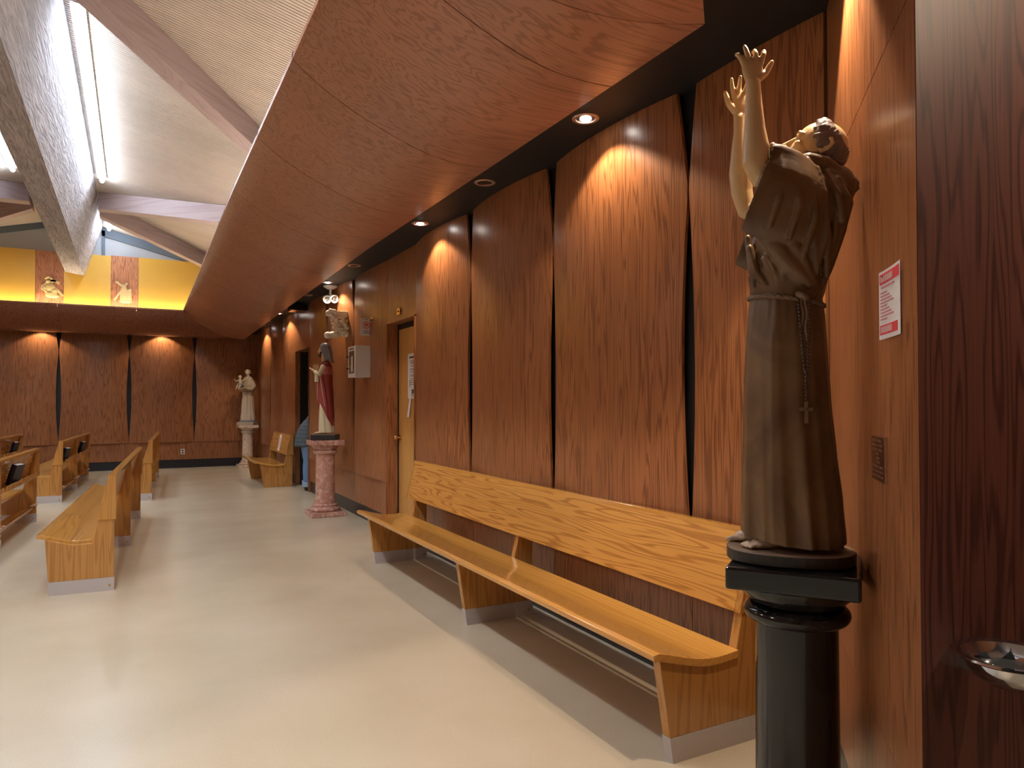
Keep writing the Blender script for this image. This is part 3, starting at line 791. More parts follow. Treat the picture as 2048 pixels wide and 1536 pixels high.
book(in_pew(p4, -0.032, 2.72, 0.622), radians(0), PR-0.32, 'dark hymnal leaning in the rack of the pew at the left edge', 1.1)
book(in_pew(p5, -0.032, 2.9, 0.622), radians(0), PR-0.32, 'dark hymnal in the rack of the furthest pew')
book(in_pew(p3, -0.032, 0.40, 0.622), radians(0), PR-0.32, 'dark hymnal in the nearer rack of the two-rack pew')
book(in_pew(p3, -0.032, 2.45, 0.622), radians(0), PR-0.32, 'dark hymnal in the farther rack of the two-rack pew')

# ------------------------------------------------------------------ doors
d1 = bpy.data.objects.new('door_1', None); C.objects.link(d1); struct(d1)
bm = bmesh.new(); box(bm, (BX+0.10, DOOR1[0], 0.012), (BX+0.138, DOOR1[1]-0.012, 2.43)); obj('door_leaf', bm, M_door, d1)
bm = bmesh.new()
box(bm, (XR-0.02, DOOR1[1]-0.012, 0.19), (BX+0.14, DOOR1[1]+0.0, DOOR1[2])); box(bm, (XR-0.02, DOOR1[0], 0.0), (BX+0.14, DOOR1[0]+0.012, DOOR1[2]))
box(bm, (XR-0.02, DOOR1[0], DOOR1[2]-0.012), (BX+0.14, DOOR1[1], DOOR1[2])); box(bm, (BX+0.0, DOOR1[1]-0.012, 0), (BX+0.14, DOOR1[1], 0.19))
obj('door_frame', bm, M_panel, d1)
bm = bmesh.new(); box(bm, (BX+0.088, DOOR1[1]-0.03, 0.0), (BX+0.14, DOOR1[1]-0.012, 2.45)); box(bm, (BX+0.088, DOOR1[0]+0.01, 2.432), (BX+0.14, DOOR1[1]-0.012, 2.49)); obj('door_stop', bm, M_black, d1)
bm = bmesh.new(); kx = BX+0.10
tube(bm, [(kx, 8.165, 1.135), (kx-0.012, 8.165, 1.135)], 0.034, 20, cap_round=False)
tube(bm, [(kx-0.01, 8.165, 1.135), (kx-0.045, 8.165, 1.135)], 0.012, 12)
ball(bm, (kx-0.06, 8.165, 1.135), (0.022, 0.03, 0.03), 12)
obj('door_knob', bm, M_brass, d1, True)
bm = bmesh.new(); box(bm, (BX+0.138, DOOR1[0]-0.2, 0), (BX+0.2, DOOR1[1]+0.2, 2.7)); obj('backing', bm, M_black, d1)

def flat_sheet(name, label, cat, o, ax, az, w, h, mat, th=0.0012, curl=0.0, nrm=None):
    """thin paper: o = lower-left corner, ax/az unit vectors, nrm = outward"""
    ax = Vector(ax); az = Vector(az); nrm = Vector(nrm); o = Vector(o)
    bm = bmesh.new(); n = 8; f = []; b = []
    for i in range(n+1):
        t = i/n; c = curl*(1-t)**2
        p = o+ax*w*t+nrm*(th+c); q = o+ax*w*t+nrm*c
        f.append((bm.verts.new(p), bm.verts.new(p+az*h))); b.append((bm.verts.new(q), bm.verts.new(q+az*h)))
    for i in range(n):
        bm.faces.new((f[i][0], f[i+1][0], f[i+1][1], f[i][1])); bm.faces.new((b[i+1][0], b[i][0], b[i][1], b[i+1][1]))
        bm.faces.new((f[i][0], b[i][0], b[i+1][0], f[i+1][0])); bm.faces.new((f[i][1], f[i+1][1], b[i+1][1], b[i][1]))
    bm.faces.new((f[0][0], f[0][1], b[0][1], b[0][0])); bm.faces.new((f[n][0], b[n][0], b[n][1], f[n][1]))
    s = obj(name, bm, mat); tag(s, label, cat); return s
def bars(s, name, o, ax, az, nrm, rects, mat, th=0.0006, curl=0.0, w=1.0):
    ax = Vector(ax); az = Vector(az); nrm = Vector(nrm); o = Vector(o); bm = bmesh.new()
    for (x0, z0, x1, z1) in rects:
        n = 4
        for i in range(n):
            xa = x0+(x1-x0)*i/n; xb_ = x0+(x1-x0)*(i+1)/n
            def P(x, z, k):
                c = curl*(1-x/w)**2
                return o+ax*x+az*z+nrm*(c+0.0014+k)
            hexa(bm, [P(xa, z0, 0), P(xb_, z0, 0), P(xb_, z1, 0), P(xa, z1, 0)], [P(xa, z0, th), P(xb_, z0, th), P(xb_, z1, th), P(xa, z1, th)])
    return obj(name, bm, mat, s)
# door notice
kx = BX+0.10
o = (kx, 7.90, 1.60); s = flat_sheet('notice', 'long white printed notice on the wooden door', 'notice', o, (0, -1, 0), (0, 0, 1), 0.34, 0.52, M_paper, nrm=(-1, 0, 0))
R_ = [(0.05, 0.465, 0.30, 0.487)]
for i, z in enumerate((0.43, 0.415, 0.40, 0.37, 0.34, 0.325, 0.30, 0.27, 0.255, 0.225, 0.20, 0.18, 0.16, 0.05, 0.035)): R_.append((0.07, z, 0.30-0.05*((i*7) % 3), z+0.006))
R_ += [(0.06, 0.13, 0.075, 0.215), (0.10, 0.06, 0.2, 0.105)]
bars(s, 'printed_lines', o, (0, -1, 0), (0, 0, 1), (-1, 0, 0), R_, M_ink)
bm = bmesh.new()
pts = [(7.79, 1.70), (7.80, 1.58), (7.825, 1.48), (7.85, 1.385)]
L_ = [Vector((kx-0.006-0.004*i, y+0.035, z)) for i, (y, z) in enumerate(pts)]; R2 = [Vector((kx-0.006-0.004*i, y-0.035, z)) for i, (y, z) in enumerate(pts)]
rings_loft(bm, [[a, b, b+Vector((0.001, 0, 0)), a+Vector((0.001, 0, 0))] for a, b in zip(L_, R2)])
tag(obj('paper_slip', bm, M_paper), 'narrow paper slip dangling below the door notice', 'paper')

# second doorway: dark lobby with a pale green door leaf and a person
d2 = bpy.data.objects.new('door_2', None); C.objects.link(d2); struct(d2)
bm = bmesh.new()
box(bm, (XR-0.02, DOOR2[1]-0.012, 0.0), (BX+0.035, DOOR2[1], DOOR2[2])); box(bm, (XR-0.02, DOOR2[0], 0.0), (BX+0.035, DOOR2[0]+0.012, DOOR2[2]))
box(bm, (XR-0.02, DOOR2[0], DOOR2[2]-0.012), (BX+0.14, DOOR2[1], DOOR2[2]))
obj('door_frame', bm, M_panel, d2)
bm = bmesh.new(); box(bm, (BX+0.14, DOOR2[1], 0), (BX+1.5, DOOR2[1]+0.05, 2.6)); box(bm, (BX+0.14, DOOR2[0]-0.9, 0), (BX+1.5, DOOR2[0]-0.85, 2.6))
box(bm, (BX+1.5, DOOR2[0]-0.9, 0), (BX+1.55, DOOR2[1]+0.05, 2.6)); box(bm, (BX+0.14, DOOR2[0]-0.9, 2.6), (BX+1.55, DOOR2[1]+0.05, 2.65))
struct(obj('wall_lobby', bm, M_black))
bm = bmesh.new(); box(bm, (BX+0.62, 13.66, 0.01), (BX+1.4, 13.70, 2.35)); obj('door_leaf', bm, M_green, d2)

# ------------------------------------------------------------------ person in the doorway
def person():
    t = thing('person', 'person in grey puffer jacket and rolled blue jeans stooping in the doorway', 'person', (2.70, 12.90, 0), radians(-8))
    # local: +x forward, y left, z up ; person faces camera-right/away
    def f0(a, z): return 0
    bm = bmesh.new()
    # body core (one continuous skin)
    tube(bm, [(-0.03, 0, 0.95), (0.05, 0, 1.15), (0.16, 0, 1.34), (0.22, 0, 1.42)], [0.13, 0.13, 0.14, 0.07], 16)
    tube(bm, [(0.22, 0, 1.42), (0.28, 0, 1.50)], [0.055, 0.05], 12); ball(bm, (0.33, 0, 1.57), (0.09, 0.075, 0.105), 12)
    ball(bm, (0.42, 0, 1.55), (0.018, 0.014, 0.02), 8)
    for s in (-1, 1):
        tube(bm, [(-0.02, 0.09*s, 0.92), (0.0, 0.10*s, 0.50), (-0.03, 0.10*s, 0.09)], [0.085, 0.055, 0.04], 12)
        tube(bm, [(0.18, 0.19*s, 1.36), (0.26, 0.23*s, 1.10), (0.40, 0.16*s, 0.98)], [0.05, 0.04, 0.03], 10)
        ball(bm, (0.44, 0.15*s, 0.97), (0.05, 0.03, 0.02), 8)
        for k in range(4): tube(bm, [(0.46, (0.13+0.013*k)*s, 0.97), (0.51, (0.128+0.014*k)*s, 0.955), (0.525, (0.128+0.014*k)*s, 0.935)], 0.008, 6)
        tube(bm, [(0.42, 0.12*s, 0.975), (0.455, 0.10*s, 0.96)], 0.009, 6)
    body = remesh(obj('body', bm, M_pskin, t), 0.012, 2)
    bm = bmesh.new()
    for s in (-1, 1):
        rows = [(0.13, -0.085, 0.055, 0.075, 0.105*s, 0.04), (0.35, -0.085, 0.065, 0.08, 0.105*s, 0.05), (0.55, -0.085, 0.09, 0.088, 0.10*s, 0.05), (0.80, -0.13, 0.09, 0.105, 0.095*s, 0.03), (0.98, -0.14, 0.10, 0.11, 0.08*s, 0.02)]
        robe(bm, rows, 22, 20, lambda a, z: sin(a*2+z*22)+0.6*sin(z*40+a))
    remesh(obj('jeans', bm, M_denim, t), 0.01, 1)
    bm = bmesh.new()
    for s in (-1, 1):
        robe(bm, [(0.075, -0.10, 0.07, 0.085, 0.105*s, 0.02), (0.16, -0.10, 0.07, 0.086, 0.105*s, 0.02)], 4, 20, lambda a, z: sin(5*a))
    obj('jeans_cuffs', bm, M_denimc, t, True)
    bm = bmesh.new()
    prev = None; rr = []
    for j in range(30):
        z = 0.78+0.66*j/29; k = j/29
        cx = -0.05+0.30*k*k+0.02*k; a = (0.19 if k < .5 else 0.19-0.10*(k-.5)*2*(k-.5)*2)*(1+0.05*abs(sin(j*1.05))); b = (0.215-0.04*k)*(1+0.04*abs(sin(j*1.05)))
        rr.append([(cx+a*cos(2*pi*i/24), b*sin(2*pi*i/24), z) for i in range(24)])
    rings_loft(bm, rr)
    for s in (-1, 1): tube(bm, [(0.14, 0.17*s, 1.36), (0.24, 0.235*s, 1.12), (0.37, 0.175*s, 1.0)], [0.075, 0.062, 0.052], 12)
    remesh(obj('jacket', bm, M_jacket, t), 0.012, 1)
    bm = bmesh.new(); ball(bm, (0.305, 0, 1.595), (0.105, 0.09, 0.11), 12); obj('hair', bm, M_phair, t, True)
    for s in (-1, 1):
        bm = bmesh.new()
        tube(bm, [(-0.02, 0.105*s, 0.03), (0.14, 0.115*s, 0.028)], [0.045, 0.04], 12, flat=((0, 0, 1), 0.7))
        tube(bm, [(-0.025, 0.105*s, 0.04), (-0.02, 0.105*s, 0.16)], [0.05, 0.055], 12)
        for v in bm.verts: v.co.z = max(v.co.z, 0.0)
        obj('boot', bm, M_boot, t, True)
    return t
person()

# ------------------------------------------------------------------ wall fittings
# white cabinet with a glazed front (faces the room)
cb = thing('defibrillator_cabinet', 'white metal wall cabinet with a glazed front beside the wooden door', 'cabinet', (BX-0.065, 9.05, 1.88))
bm = bmesh.new(); box(bm, (-0.17, -0.18, 0.0), (0.028, 0.18, 0.40)); bevel(obj('body', bm, M_white, cb), 0.004)
bm = bmesh.new()
box(bm, (-0.19, -0.18, 0.0), (-0.172, 0.18, 0.40))
dr = bevel(obj('door', bm, M_white, cb), 0.002)
bm = bmesh.new(); box(bm, (-0.1925, -0.125, 0.05), (-0.1902, 0.125, 0.335)); obj('window_pane', bm, plain('dark_glass', (0.13, 0.09, 0.05), 0.12), dr)
bm = bmesh.new(); box(bm, (-0.1935, -0.06, 0.07), (-0.1927, 0.02, 0.27)); obj('kit_bag', bm, M_cream, dr)
bm = bmesh.new(); box(bm, (-0.1915, -0.10, 0.36), (-0.1902, 0.10, 0.375)); obj('printed_line', bm, M_ink, dr)
bm = bmesh.new()
for z in (0.12, 0.27): tube(bm, [(-0.19, 0.165, z), (-0.21, 0.165, z)], 0.011, 10)
obj('latch', bm, M_black, cb, True)
# projecting heart sign
fs = thing('heart_sign', 'small white sign with a red heart badge sticking out from the wall', 'sign', (BX-0.022, 8.90, 2.41))
bm = bmesh.new(); box(bm, (-0.165, -0.002, 0.0), (0.0, 0.002, 0.225)); obj('plate', bm, M_white, fs)
bm = bmesh.new()
rings = [[(-0.085+r*cos(2*pi*i/32), y, 0.135+r*1.05*sin(2*pi*i/32)) for i in range(32)] for r, y in ((0.042, -0.0021), (0.042, -0.003), (0.033, -0.003), (0.033, -0.0021))]
rings.append(rings[0]); rings_loft(bm, rings, False); bmesh.ops.remove_doubles(bm, verts=bm.verts, dist=1e-7)
obj('badge_ring', bm, M_red, fs)
bm = bmesh.new(); hp = []
for i in range(40):
    a = 2*pi*i/40; hp.append((-0.085+0.0014*16*sin(a)**3*0.95, 0.138+0.0014*(13*cos(a)-5*cos(2*a)-2*cos(3*a)-cos(4*a))))
prism(bm, hp, -0.0021, -0.0035, 'Y'); obj('heart', bm, M_red, fs)
bm = bmesh.new()
for z, w in ((0.205, 0.04), (0.06, 0.07), (0.045, 0.08), (0.03, 0.09)): box(bm, (-0.085-w/2, -0.003, z), (-0.085+w/2, -0.0021, z+0.006))
obj('printed_lines', bm, M_ink, fs)
for (y, z, lb) in ((8.80, 2.60, 'tiny brass wall plate beside the heart sign'), (7.80, 2.60, 'tiny brass wall plate above the wooden door')):
    t = thing('wall_plate', lb, 'wall plate', (BX-0.022 if y < 8.3 else BX-0.06, y, z))
    t.location.x = BX-0.036 if y < 8.3 else BX-0.05
    bm = bmesh.new(); box(bm, (-0.018, -0.05, -0.04), (0.02, 0.05, 0.04)); bevel(obj('plate', bm, M_brass, t), 0.004)
    bm = bmesh.new(); tube(bm, [(0, -0.051, 0), (0, -0.056, 0)], 0.011, 12, cap_round=False); tube(bm, [(-0.019, 0, 0), (-0.024, 0, 0)], 0.011, 12, cap_round=False); obj('button', bm, M_black, t)
t = thing('light_switch', 'small black switch on the wall left of the wooden door', 'switch', (BX-0.05, 9.98, 1.57))
bm = bmesh.new(); box(bm, (-0.012, -0.06, -0.045), (0.012, 0.06, 0.045)); bevel(obj('plate', bm, M_black, t), 0.003)
bm = bmesh.new(); box(bm, (-0.018, -0.012, -0.02), (-0.012, 0.012, 0.02)); obj('toggle', bm, M_bulboff, t)
# thin wall cross beside the doorway
t = thing('wall_cross', 'thin dark wooden cross on the wall beside the dark doorway', 'cross', (BX-0.07, 12.0, 2.36))
bm = bmesh.new(); box(bm, (-0.012, -0.014, -0.20), (0.014, 0.014, 0.13)); box(bm, (-0.011, -0.11, 0.02), (0.014, 0.11, 0.05)); obj('cross_bars', bm, M_cross, t)
# outlet on the back wall
t = thing('power_outlet', 'pale double power outlet low on the back wall', 'outlet', (0.97, D-0.026, 0.39))
bm = bmesh.new(); box(bm, (-0.045, -0.006, -0.065), (0.045, 0.0, 0.065)); bevel(obj('plate', bm, M_white, t), 0.003)
bm = bmesh.new()
for z in (-0.028, 0.028): lathe_r = [(0.02*cos(2*pi*i/16), 0.018*sin(2*pi*i/16)+z) for i in range(16)]; prism(bm, lathe_r, -0.009, -0.006, 'Y')
obj('sockets', bm, M_black, t)
# ceiling spotlight with two white heads
t = thing('ceiling_spotlight', 'white two-headed spotlight hanging under the black ceiling strip', 'spotlight', (2.50, 10.45, ZT))
bm = bmesh.new(); lathe(bm, [(0.10, 0.0), (0.10, -0.015), (0.05, -0.05), (0.02, -0.055)], 24); obj('canopy', bm, M_white, t, True)
bm = bmesh.new(); tube(bm, [(0, 0, -0.05), (0, 0, -0.13)], 0.016, 10); obj('stem', bm, M_white, t, True)
for (dx, dy, s) in ((-0.05, 0.03, 1), (0.03, -0.05, 1)):
    bm = bmesh.new(); d = Vector((dx*1.2, -1.0, -0.25)).normalized(); c = Vector((dx, dy, -0.19))
    R = d.to_track_quat('Z', 'Y').to_matrix(); sg = 20
    rings = [[c+R @ Vector((r*cos(2*pi*i/sg), r*sin(2*pi*i/sg), z)) for i in range(sg)] for r, z in ((0.03, -0.09), (0.052, -0.06), (0.055, 0.04), (0.06, 0.07), (0.05, 0.07), (0.03, 0.03))]
    rings_loft(bm, rings); h = obj('lamp_head', bm, M_white, t, True)
    bm = bmesh.new(); ball(bm, c+d*0.045, 0.022, 8); obj('lamp_lens', bm, M_can, h, True)
# dark loudspeaker bracket under the black strip near the doorway
t = thing('ceiling_speaker', 'small dark speaker under the black strip before the doorway', 'speaker', (2.45, 12.6, ZT))
bm = bmesh.new(); box(bm, (-0.14, -0.18, -0.13), (0.14, 0.18, -0.03)); bevel(obj('body', bm, M_bulboff, t), 0.01)
bm = bmesh.new(); box(bm, (-0.02, -0.02, -0.03), (0.02, 0.02, 0.0)); obj('bracket', bm, M_black, t)

# carved ivory group of cherubs on the wall
t = thing('carved_wall_group', 'ornate ivory-coloured carved group of cherubs and scrolls fixed high on the wall', 'carving', (BX-0.07, 9.99, 2.66))
def carv(parts, nm, mat=M_ivory, v=0.008):
    bm = bmesh.new()
    for p in parts:
        if p[0] == 'b': ball(bm, p[1], p[2], 10)
        else: tube(bm, p[1], p[2], 10)
    return remesh(obj(nm, bm, mat, t), v, 1)
bm = bmesh.new(); box(bm, (-0.20, -0.02, 0.10), (0.06, 0.10, 0.17)); box(bm, (-0.22, -0.03, 0.155), (0.06, 0.11, 0.185)); bevel(obj('shelf', bm, M_ivory, t), 0.008)
rnd = random.Random(5)
carv([('b', (-0.25, -0.01, 0.15), (0.06, 0.05, 0.045)), ('t', [(-0.29, -0.03, 0.12), (-0.25, -0.05, 0.19), (-0.18, -0.05, 0.18), (-0.17, -0.04, 0.12), (-0.22, -0.05, 0.11)], [0.02, 0.024, 0.024, 0.02, 0.012])], 'scroll')
P = [('b', (-0.27, 0.0, -0.16), (0.055, 0.055, 0.05)), ('b', (-0.315, -0.01, -0.165), (0.012, 0.01, 0.012)), ('b', (-0.18, 0, -0.15), (0.09, 0.06, 0.05)), ('b', (-0.05, 0.0, -0.10), (0.08, 0.06, 0.07)), ('b', (0.0, 0.0, -0.13), (0.05, 0.06, 0.05))]
for i in range(26):
    P.append(('b', (-0.24+0.24*rnd.random(), -0.02-0.05*rnd.random(), -0.11+0.20*rnd.random()), (0.012+0.016*rnd.random(), 0.025, 0.012+0.02*rnd.random())))
for i in range(10):
    x = -0.24+0.22*rnd.random(); z = -0.12+0.2*rnd.random(); a = rnd.random()*6
    P.append(('t', [(x, -0.05, z), (x+0.03*cos(a), -0.075, z+0.03*sin(a)), (x+0.05*cos(a+0.9), -0.06, z+0.05*sin(a+0.9))], [0.014, 0.012, 0.007]))
P += [('b', (-0.11, 0.01, 0.0), (0.085, 0.03, 0.09))]
carv(P, 'cherubs', v=0.0055)

# signs on the angled wall
def onwall(s, z, off=0.001): return C1+U45*s+N45*off+Vector((0, 0, z))
n3 = N45
o = onwall(1.174, 1.722, 0.002)
s = flat_sheet('prayer_leaflet', 'laminated leaflet with red bands pinned to the panel beside the friar statue', 'leaflet', o, U45, (0, 0, 1), 0.198, 0.186, M_paper, nrm=n3, curl=0.012)
kw = dict(curl=0.012, w=0.198)
for rc in ((0.008, 0.150, 0.19, 0.178), (0.008, 0.012, 0.17, 0.038)): bars(s, 'red_band', o, U45, (0, 0, 1), n3, [rc], M_red, **kw)
R_ = [(0.02, 0.138, 0.14, 0.143)]
for i, z in enumerate((0.124, 0.115, 0.106, 0.097, 0.088, 0.079, 0.070, 0.061, 0.052)): R_.append((0.014, z, 0.07+0.02*((i*5) % 4), z+0.004))
bars(s, 'faded_text', o, U45, (0, 0, 1), n3, R_, M_redink, **kw)
for z0, x0, x1 in ((0.155, 0.020, 0.125), (0.017, 0.018, 0.115)):
    st_ = []
    x = x0; k = 0
    while x < x1: st_.append((x, z0, x+0.0022, z0+0.017)); x += (0.0055, 0.0085, 0.0065)[k % 3]; k += 1
    bars(s, 'worn_lettering', o, U45, (0, 0, 1), n3, st_, M_paper, th=0.0014, **kw)
bm = bmesh.new(); tube(bm, [onwall(1.19, 1.893, 0.004), onwall(1.22, 1.891, 0.016)], 0.0014, 6); obj('pin', bm, M_black, s)
pq = thing('memorial_plaque', 'small dark bronze plaque with raised marks low on the angled panel', 'plaque', onwall(1.012, 1.325, 0.0), atan2(U45.y, U45.x))
bm = bmesh.new(); box(bm, (0, -0.010, 0), (0.185, 0.0, 0.128)); bevel(obj('plate', bm, M_plaque, pq), 0.002)
bm = bmesh.new(); rnd = random.Random(3)
for r in range(3):
    for k in range(6): box(bm, (0.02+0.024*k, -0.0115, 0.112-0.013*r), (0.036+0.024*k+0.004*rnd.random(), -0.0098, 0.119-0.013*r))
for k in range(3): box(bm, (0.075, -0.0115, 0.075-0.012*k), (0.115+0.01*k, -0.0098, 0.081-0.012*k))
for r in range(3):
    for k in range(6): box(bm, (0.018+0.026*k, -0.0115, 0.038-0.013*r), (0.034+0.026*k+0.006*rnd.random(), -0.0098, 0.045-0.013*r))
obj('raised_marks', bm, M_plaqued, pq)
bm = bmesh.new(); box(bm, (-0.001, -0.0105, 0.1275), (0.186, 0.0, 0.1295)); box(bm, (0.1845, -0.0105, 0), (0.1865, 0.0, 0.129)); obj('bright_edge', bm, M_chrome, pq)

# holy water font on the dark pier
ft = thing('holy_water_font', 'polished steel holy water bowl fixed on the dark wood pier', 'font', (1.715, E1.y-0.118, 0.985))
bm = bmesh.new()
prof = [(0.022, -0.062), (0.045, -0.060), (0.075, -0.042), (0.092, -0.016), (0.098, -0.002), (0.112, 0.0), (0.116, 0.003), (0.112, 0.007), (0.096, 0.004), (0.088, -0.012), (0.072, -0.037), (0.045, -0.054), (0.0, -0.056)]
sg = 48; rings = [[(r*cos(2*pi*i/sg), r*sin(2*pi*i/sg), z) for i in range(sg)] for r, z in prof[:-1]]
rings_loft(bm, rings, True)
obj('bowl', bm, M_chrome, ft, True)
bm = bmesh.new(); hexa(bm, [(0.0, 0.06, -0.06), (0.04, 0.06, -0.06), (0.04, 0.118, -0.06), (0.0, 0.118, -0.06)], [(0.0, 0.06, -0.03), (0.04, 0.06, -0.03), (0.04, 0.118, -0.008), (0.0, 0.118, -0.008)])
obj('wall_bracket', bm, M_chrome, ft)
bm = bmesh.new(); lathe(bm, [(0.078, -0.029), (0.078, -0.028)], 40); obj('water', bm, plain('water', (0.8, 0.85, 0.9), 0.02, trans=0.9), ft)

# reliefs on the oak strips of the frieze
def relief(loc, parts, label):
    t = thing('carved_relief', label, 'relief', loc, 0, None)
    cr, fg = parts
    bm = bmesh.new()
    for (a, b, w) in cr:
        a = Vector((a[0], -0.03, a[1])); b = Vector((b[0], -0.03, b[1])); d = (b-a).normalized(); n = Vector((-d.z, 0, d.x))*w
        hexa(bm, [a-n+Vector((0, .03, 0)), b-n+Vector((0, .03, 0)), b+n+Vector((0, .03, 0)), a+n+Vector((0, .03, 0))], [a-n, b-n, b+n, a+n])
    bevel(obj('cross', bm, M_reliefc, t), 0.004)
    bm = bmesh.new()
    for p in fg:
        if len(p) == 2: ball(bm, (p[0][0], -0.03, p[0][1]), (p[1][0], 0.032, p[1][1]), 10)
        else: tube(bm, [(q[0], -0.035, q[1]) for q in p[0]], p[1], 10)
    remesh(obj('figures', bm, M_reliefc, t), 0.008, 1)
k = 1.0
relief((-1.66, YM-0.003, 4.04), ([((-0.10, 0.17), (0.09, 0.16), 0.028), ((-0.02, 0.20), (0.02, 0.10), 0.03), ((0.02, 0.06), (0.22, -0.16), 0.024), ((-0.10, 0.24), (0.15, 0.11), 0.028)],
    [((-0.06, 0.14), (0.045, 0.05)), ((-0.03, 0.02), (0.10, 0.09)), ((-0.11, 0.0), (0.06, 0.05)), ((0.0, -0.13), (0.12, 0.06)), ((0.02, -0.17), (0.13, 0.05)), ([(-0.15, 0.05), (-0.17, -0.02), (-0.08, -0.09)], [0.025, 0.03, 0.025], 0), ([(-0.16, 0.02), (-0.10, 0.10)], [0.02, 0.02], 0), ([(-0.11, 0.20), (-0.05, 0.24), (0.0, 0.2)], [0.02, 0.025, 0.02], 0), ((0.05, -0.06), (0.07, 0.07))]),
    'pale carved relief of a fallen figure under a cross, on the left oak strip')
relief((-0.27, YM-0.003, 4.04), ([((-0.17, 0.24), (-0.02, 0.12), 0.022), ((0.05, 0.22), (-0.20, -0.18), 0.022)],
    [((-0.01, 0.12), (0.05, 0.06)), ((-0.01, 0.06), (0.07, 0.06)), ((0.02, -0.08), (0.10, 0.16)), ((0.09, -0.05), (0.06, 0.13)), ((0.11, 0.06), (0.035, 0.035)), ((0.02, -0.2), (0.13, 0.045)), ([(-0.07, 0.02), (-0.06, -0.17)], [0.025, 0.03], 0), ([(0.02, 0.03), (0.02, -0.17)], [0.02, 0.02], 0), ([(0.1, 0.05), (0.13, -0.15)], [0.02, 0.025], 0)]),
    'pale carved relief of a standing robed figure with crossed beams, on the right oak strip')

# ------------------------------------------------------------------ pedestals
def pedestal(label, loc, rotz, mat, slab_half, top=1.03, r=0.13, name='column_pedestal', half_base=0.235):
    t = thing(name, label, 'pedestal', loc, rotz)
    bm = bmesh.new(); box(bm, (-slab_half, -slab_half, top-0.072), (slab_half, slab_half, top)); bevel(obj('slab', bm, mat, t), 0.009, 3)
    bm = bmesh.new()
    lathe(bm, [(0.10, top-0.073), (r*1.42, top-0.074), (r*1.40, top-0.088), (r*1.30, top-0.108), (r*1.22, top-0.116), (r*1.20, top-0.121), (r*1.10, top-0.132), (r*1.07, top-0.136), (r*1.0, top-0.138)], 56)
    obj('capital', bm, mat, t, True)
    bm = bmesh.new()
    lathe(bm, [(r*0.9, top-0.134), (r*1.15, top-0.135)]+[(r*1.0+0.036*sin(radians(a))*1.0, top-0.166+0.03*cos(radians(a))) for a in range(15, 170, 14)]+[(r*1.03, top-0.197), (r*0.9, top-0.198)], 56)
    obj('neck_ring', bm, mat, t, True)
    bm = bmesh.new()
    lathe(bm, [(r*0.9, 0.165), (r*1.06, 0.168), (r*1.04, 0.19), (r*1.015, 0.25), (r, 0.4), (r*0.985, top-0.25), (r*0.985, top-0.197), (r*0.9, top-0.195)], 56)
    obj('shaft', bm, mat, t, True)
    bm = bmesh.new()
    lathe(bm, [(r*0.9, 0.064), (r*1.45, 0.065), (r*1.55, 0.078), (r*1.55, 0.10), (r*1.42, 0.115), (r*1.25, 0.122), (r*1.2, 0.132), (r*1.3, 0.142), (r*1.3, 0.156), (r*1.15, 0.168), (r*0.9, 0.17)], 56)
    obj('base_moulding', bm, mat, t, True)
    bm = bmesh.new(); box(bm, (-half_base, -half_base, 0), (half_base, half_base, 0.066)); bevel(obj('plinth', bm, mat, t), 0.008, 2)
    return t
pedestal('black marble column pedestal standing in the near corner by the wall bench', (1.925, 1.643, 0), radians(45-9), M_bmarble, 0.195, half_base=0.19)
pedestal('pink mottled marble column pedestal beside the doorway', (2.31, 9.93, 0), 0, M_pmarble, 0.215, top=1.04)
pedestal('cream marble column pedestal in the far corner', (2.375, 18.25, 0), 0, M_cmarble, 0.225, top=1.02, r=0.125)

# ------------------------------------------------------------------ near statue: friar with raised arms
# local axes: +x the way he faces, +y his left (towards the camera), z up from the floor
O = Vector((1.93, 1.64, 0)); ST = thing('friar_statue', 'tall painted statue of a friar reaching both arms up, on the black pedestal', 'statue', (O.x, O.y, 0), atan2(0.7071, -0.7071))
# plinth
bm = bmesh.new()
def oval(a, b, z, n=48, e=2.3, cx=0.024): return [(cx+a*math.copysign(abs(cos(2*pi*i/n))**(2/e), cos(2*pi*i/n)), b*math.copysign(abs(sin(2*pi*i/n))**(2/e), sin(2*pi*i/n)), z) for i in range(n)]
rings_loft(bm, [oval(0.196, 0.15, 1.031), oval(0.20, 0.155, 1.036), oval(0.20, 0.155, 1.068)])
pl_ = obj('plinth', bm, M_bbase, ST, False)
bm = bmesh.new(); rings_loft(bm, [oval(0.199, 0.154, 1.0685), oval(0.197, 0.152, 1.0715), oval(0.18, 0.14, 1.0735)]); obj('plinth_top', bm, M_btop, ST)
def sharp(x): return 1-abs(sin(x))**0.75*2
def fold_sk(t, z):
    k = max(0.0, min(1.0, (1.93-z)/0.8)); w = z*1.3
    a = sharp(t*4.5+0.6+0.5*sin(w)) + 0.55*sharp(t*7.5+1.7+0.35*w) + 0.35*sin(t*13+2*w)
    top = max(0.0, (z-1.74)/0.15)
    return a*(0.35+0.9*k) + top*0.9*sin(t*26)
bm = bmesh.new()
robe(bm, [(1.092, -0.150, 0.178, 0.150, 0.0, 0.040), (1.23, -0.139, 0.178, 0.146, 0.0, 0.038), (1.39, -0.122, 0.172, 0.138, 0.0, 0.036), (1.56, -0.107, 0.168, 0.130, 0.0, 0.034), (1.72, -0.097, 0.162, 0.122, 0.0, 0.028), (1.83, -0.090, 0.153, 0.116, 0.0, 0.018), (1.885, -0.082, 0.146, 0.110, 0.0, 0.012), (1.91, -0.083, 0.142, 0.108, 0.0, 0.008)], 70, 150, fold_sk)
